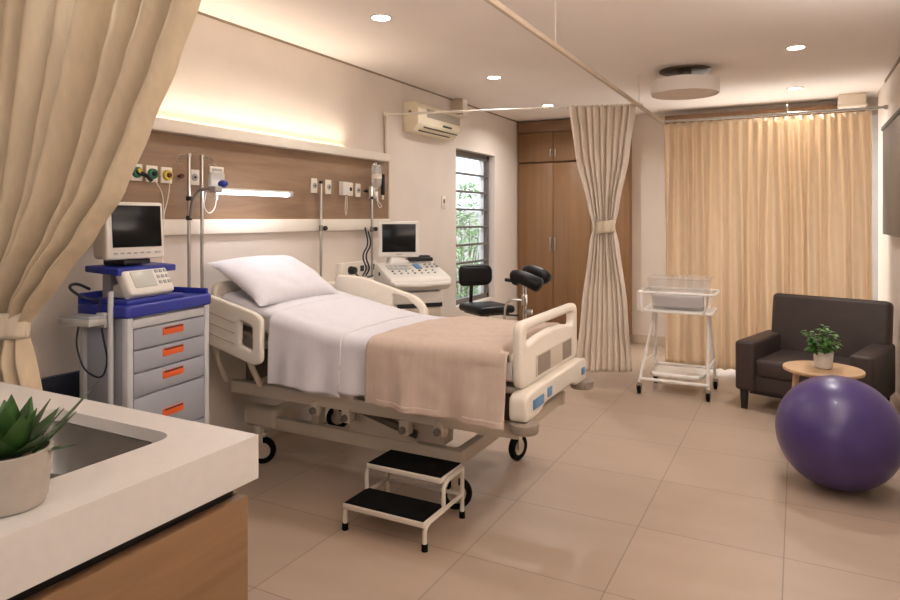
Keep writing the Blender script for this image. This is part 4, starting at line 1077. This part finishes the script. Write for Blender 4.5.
for a, el, Lg in ((R(58), 46, .15), (R(80), 35, .09), (R(20), 10, .085)):
    d = (math.cos(a)*math.cos(R(el)), math.sin(a)*math.cos(R(el)), math.sin(R(el)))
    f.leaf((pc[0]+.02, pc[1]+.03, pc[2]+.086), d, Lg, .010, droop=-.05, thick=.006, n=8)
f.build('rosette', 'succ', t, ang=60)

# ------------------------------------------------------------------ lights
def area(name, loc, size, power, col, rot=(0, 0, 0), size_y=None, spread=180, shape='DISK'):
    d = bpy.data.lights.new(name, 'AREA'); d.energy = power; d.color = col; d.size = size; d.shape = shape if size_y is None else 'RECTANGLE'
    if size_y: d.size_y = size_y
    d.spread = R(spread)
    o = bpy.data.objects.new(name, d); o.location = loc; o.rotation_euler = rot; COL.objects.link(o); return o
WARM = (1, .97, .94)
for x, y, pw in ((-2.117, 3.169, 7), (-2.198, 4.949, 5.5), (-2.254, 6.432, 15), (-.006, 5.032, 13), (-.016, 6.614, 12), (-2.05, 1.35, 2.5), (-.0, 3.3, 5), (0, 1.4, .8)):  # last three are unseen fill lamps added for brightness, with no fixture
    area('downlight_and_fill_glow', (x, y, CE-.012), .10, pw, WARM, spread=150)
area('cove_glow', (LW+.06, 2.76, 1.925), .05, 4.2, (1, .89, .74), (0, R(180), 0), 2.38, 120)
area('ceiling_fill_glow', (RW-.09, 1.75, 1.63), .12, 70, (1, .975, .955), (0, R(192), 0), 3.0, 135)  # added fill aimed upward to brighten the ceiling
area('tube_glow', (-2.745, 2.9, 1.525), .02, .9, (.93, .95, 1), (0, 0, 0), .54)
area('rear_fill_light', (-.9, -1.45, 1.9), 2.4, 20, (1, .975, .96), (R(104), 0, 0), 1.0)  # added fill from behind the camera, no source known there
w = bpy.data.worlds.new('World'); SC.world = w; w.use_nodes = True
bg = w.node_tree.nodes['Background']; bg.inputs['Color'].default_value = (.80, .90, 1, 1); bg.inputs['Strength'].default_value = 2.2
sn = bpy.data.lights.new('sun', 'SUN'); sn.energy = 2.0; sn.angle = .2; so = bpy.data.objects.new('sun', sn); so.rotation_euler = (R(35), R(25), 0); COL.objects.link(so)

t = thing('added_fill_ledge', 'long white ledge added out of view on the right wall for the ceiling fill light', 'wall light', (RW, 1.75, 1.55))  # made-up ledge that serves as fixture for the ceiling fill
MB().box((RW-.09, 1.75, 1.555), (.18, 3.1, .02), .003).box((RW-.175, 1.75, 1.59), (.01, 3.1, .06), .002).build('ledge', 'white', t)
MB().box((RW-.09, 1.75, 1.572), (.12, 3.0, .012)).build('lens', 'drum', t)
w3 = struct('added_rear_window', MB().box((-.9, FW+.03, 2.43), (2.5, .05, .05)).box((-.9, FW+.03, 1.37), (2.5, .05, .05)).box((-2.13, FW+.03, 1.9), (.05, .05, 1.06)).box((.33, FW+.03, 1.9), (.05, .05, 1.06)), 'wframe')  # made-up window, unseen, put behind the rear fill light
MB().box((-.9, FW+.02, 1.9), (2.42, .012, 1.02)).build('pane', 'drum', w3)

# ------------------------------------------------------------------ camera
cam = bpy.data.cameras.new('camera'); co = bpy.data.objects.new('camera', cam); COL.objects.link(co)
co.location = (0, 0, 1.4); co.rotation_euler = (R(90), 0, R(27.77))
cam.sensor_width = 36; cam.lens = 36*659/900; cam.shift_y = -(300-218)/900; cam.clip_start = .05
SC.camera = co
SC.view_settings.view_transform = 'Standard'; SC.view_settings.look = 'None'; SC.view_settings.gamma = 1; SC.view_settings.exposure = 0.05
SC.view_settings.use_curve_mapping = False
SC.cycles.max_bounces = 8; SC.cycles.transparent_max_bounces = 12
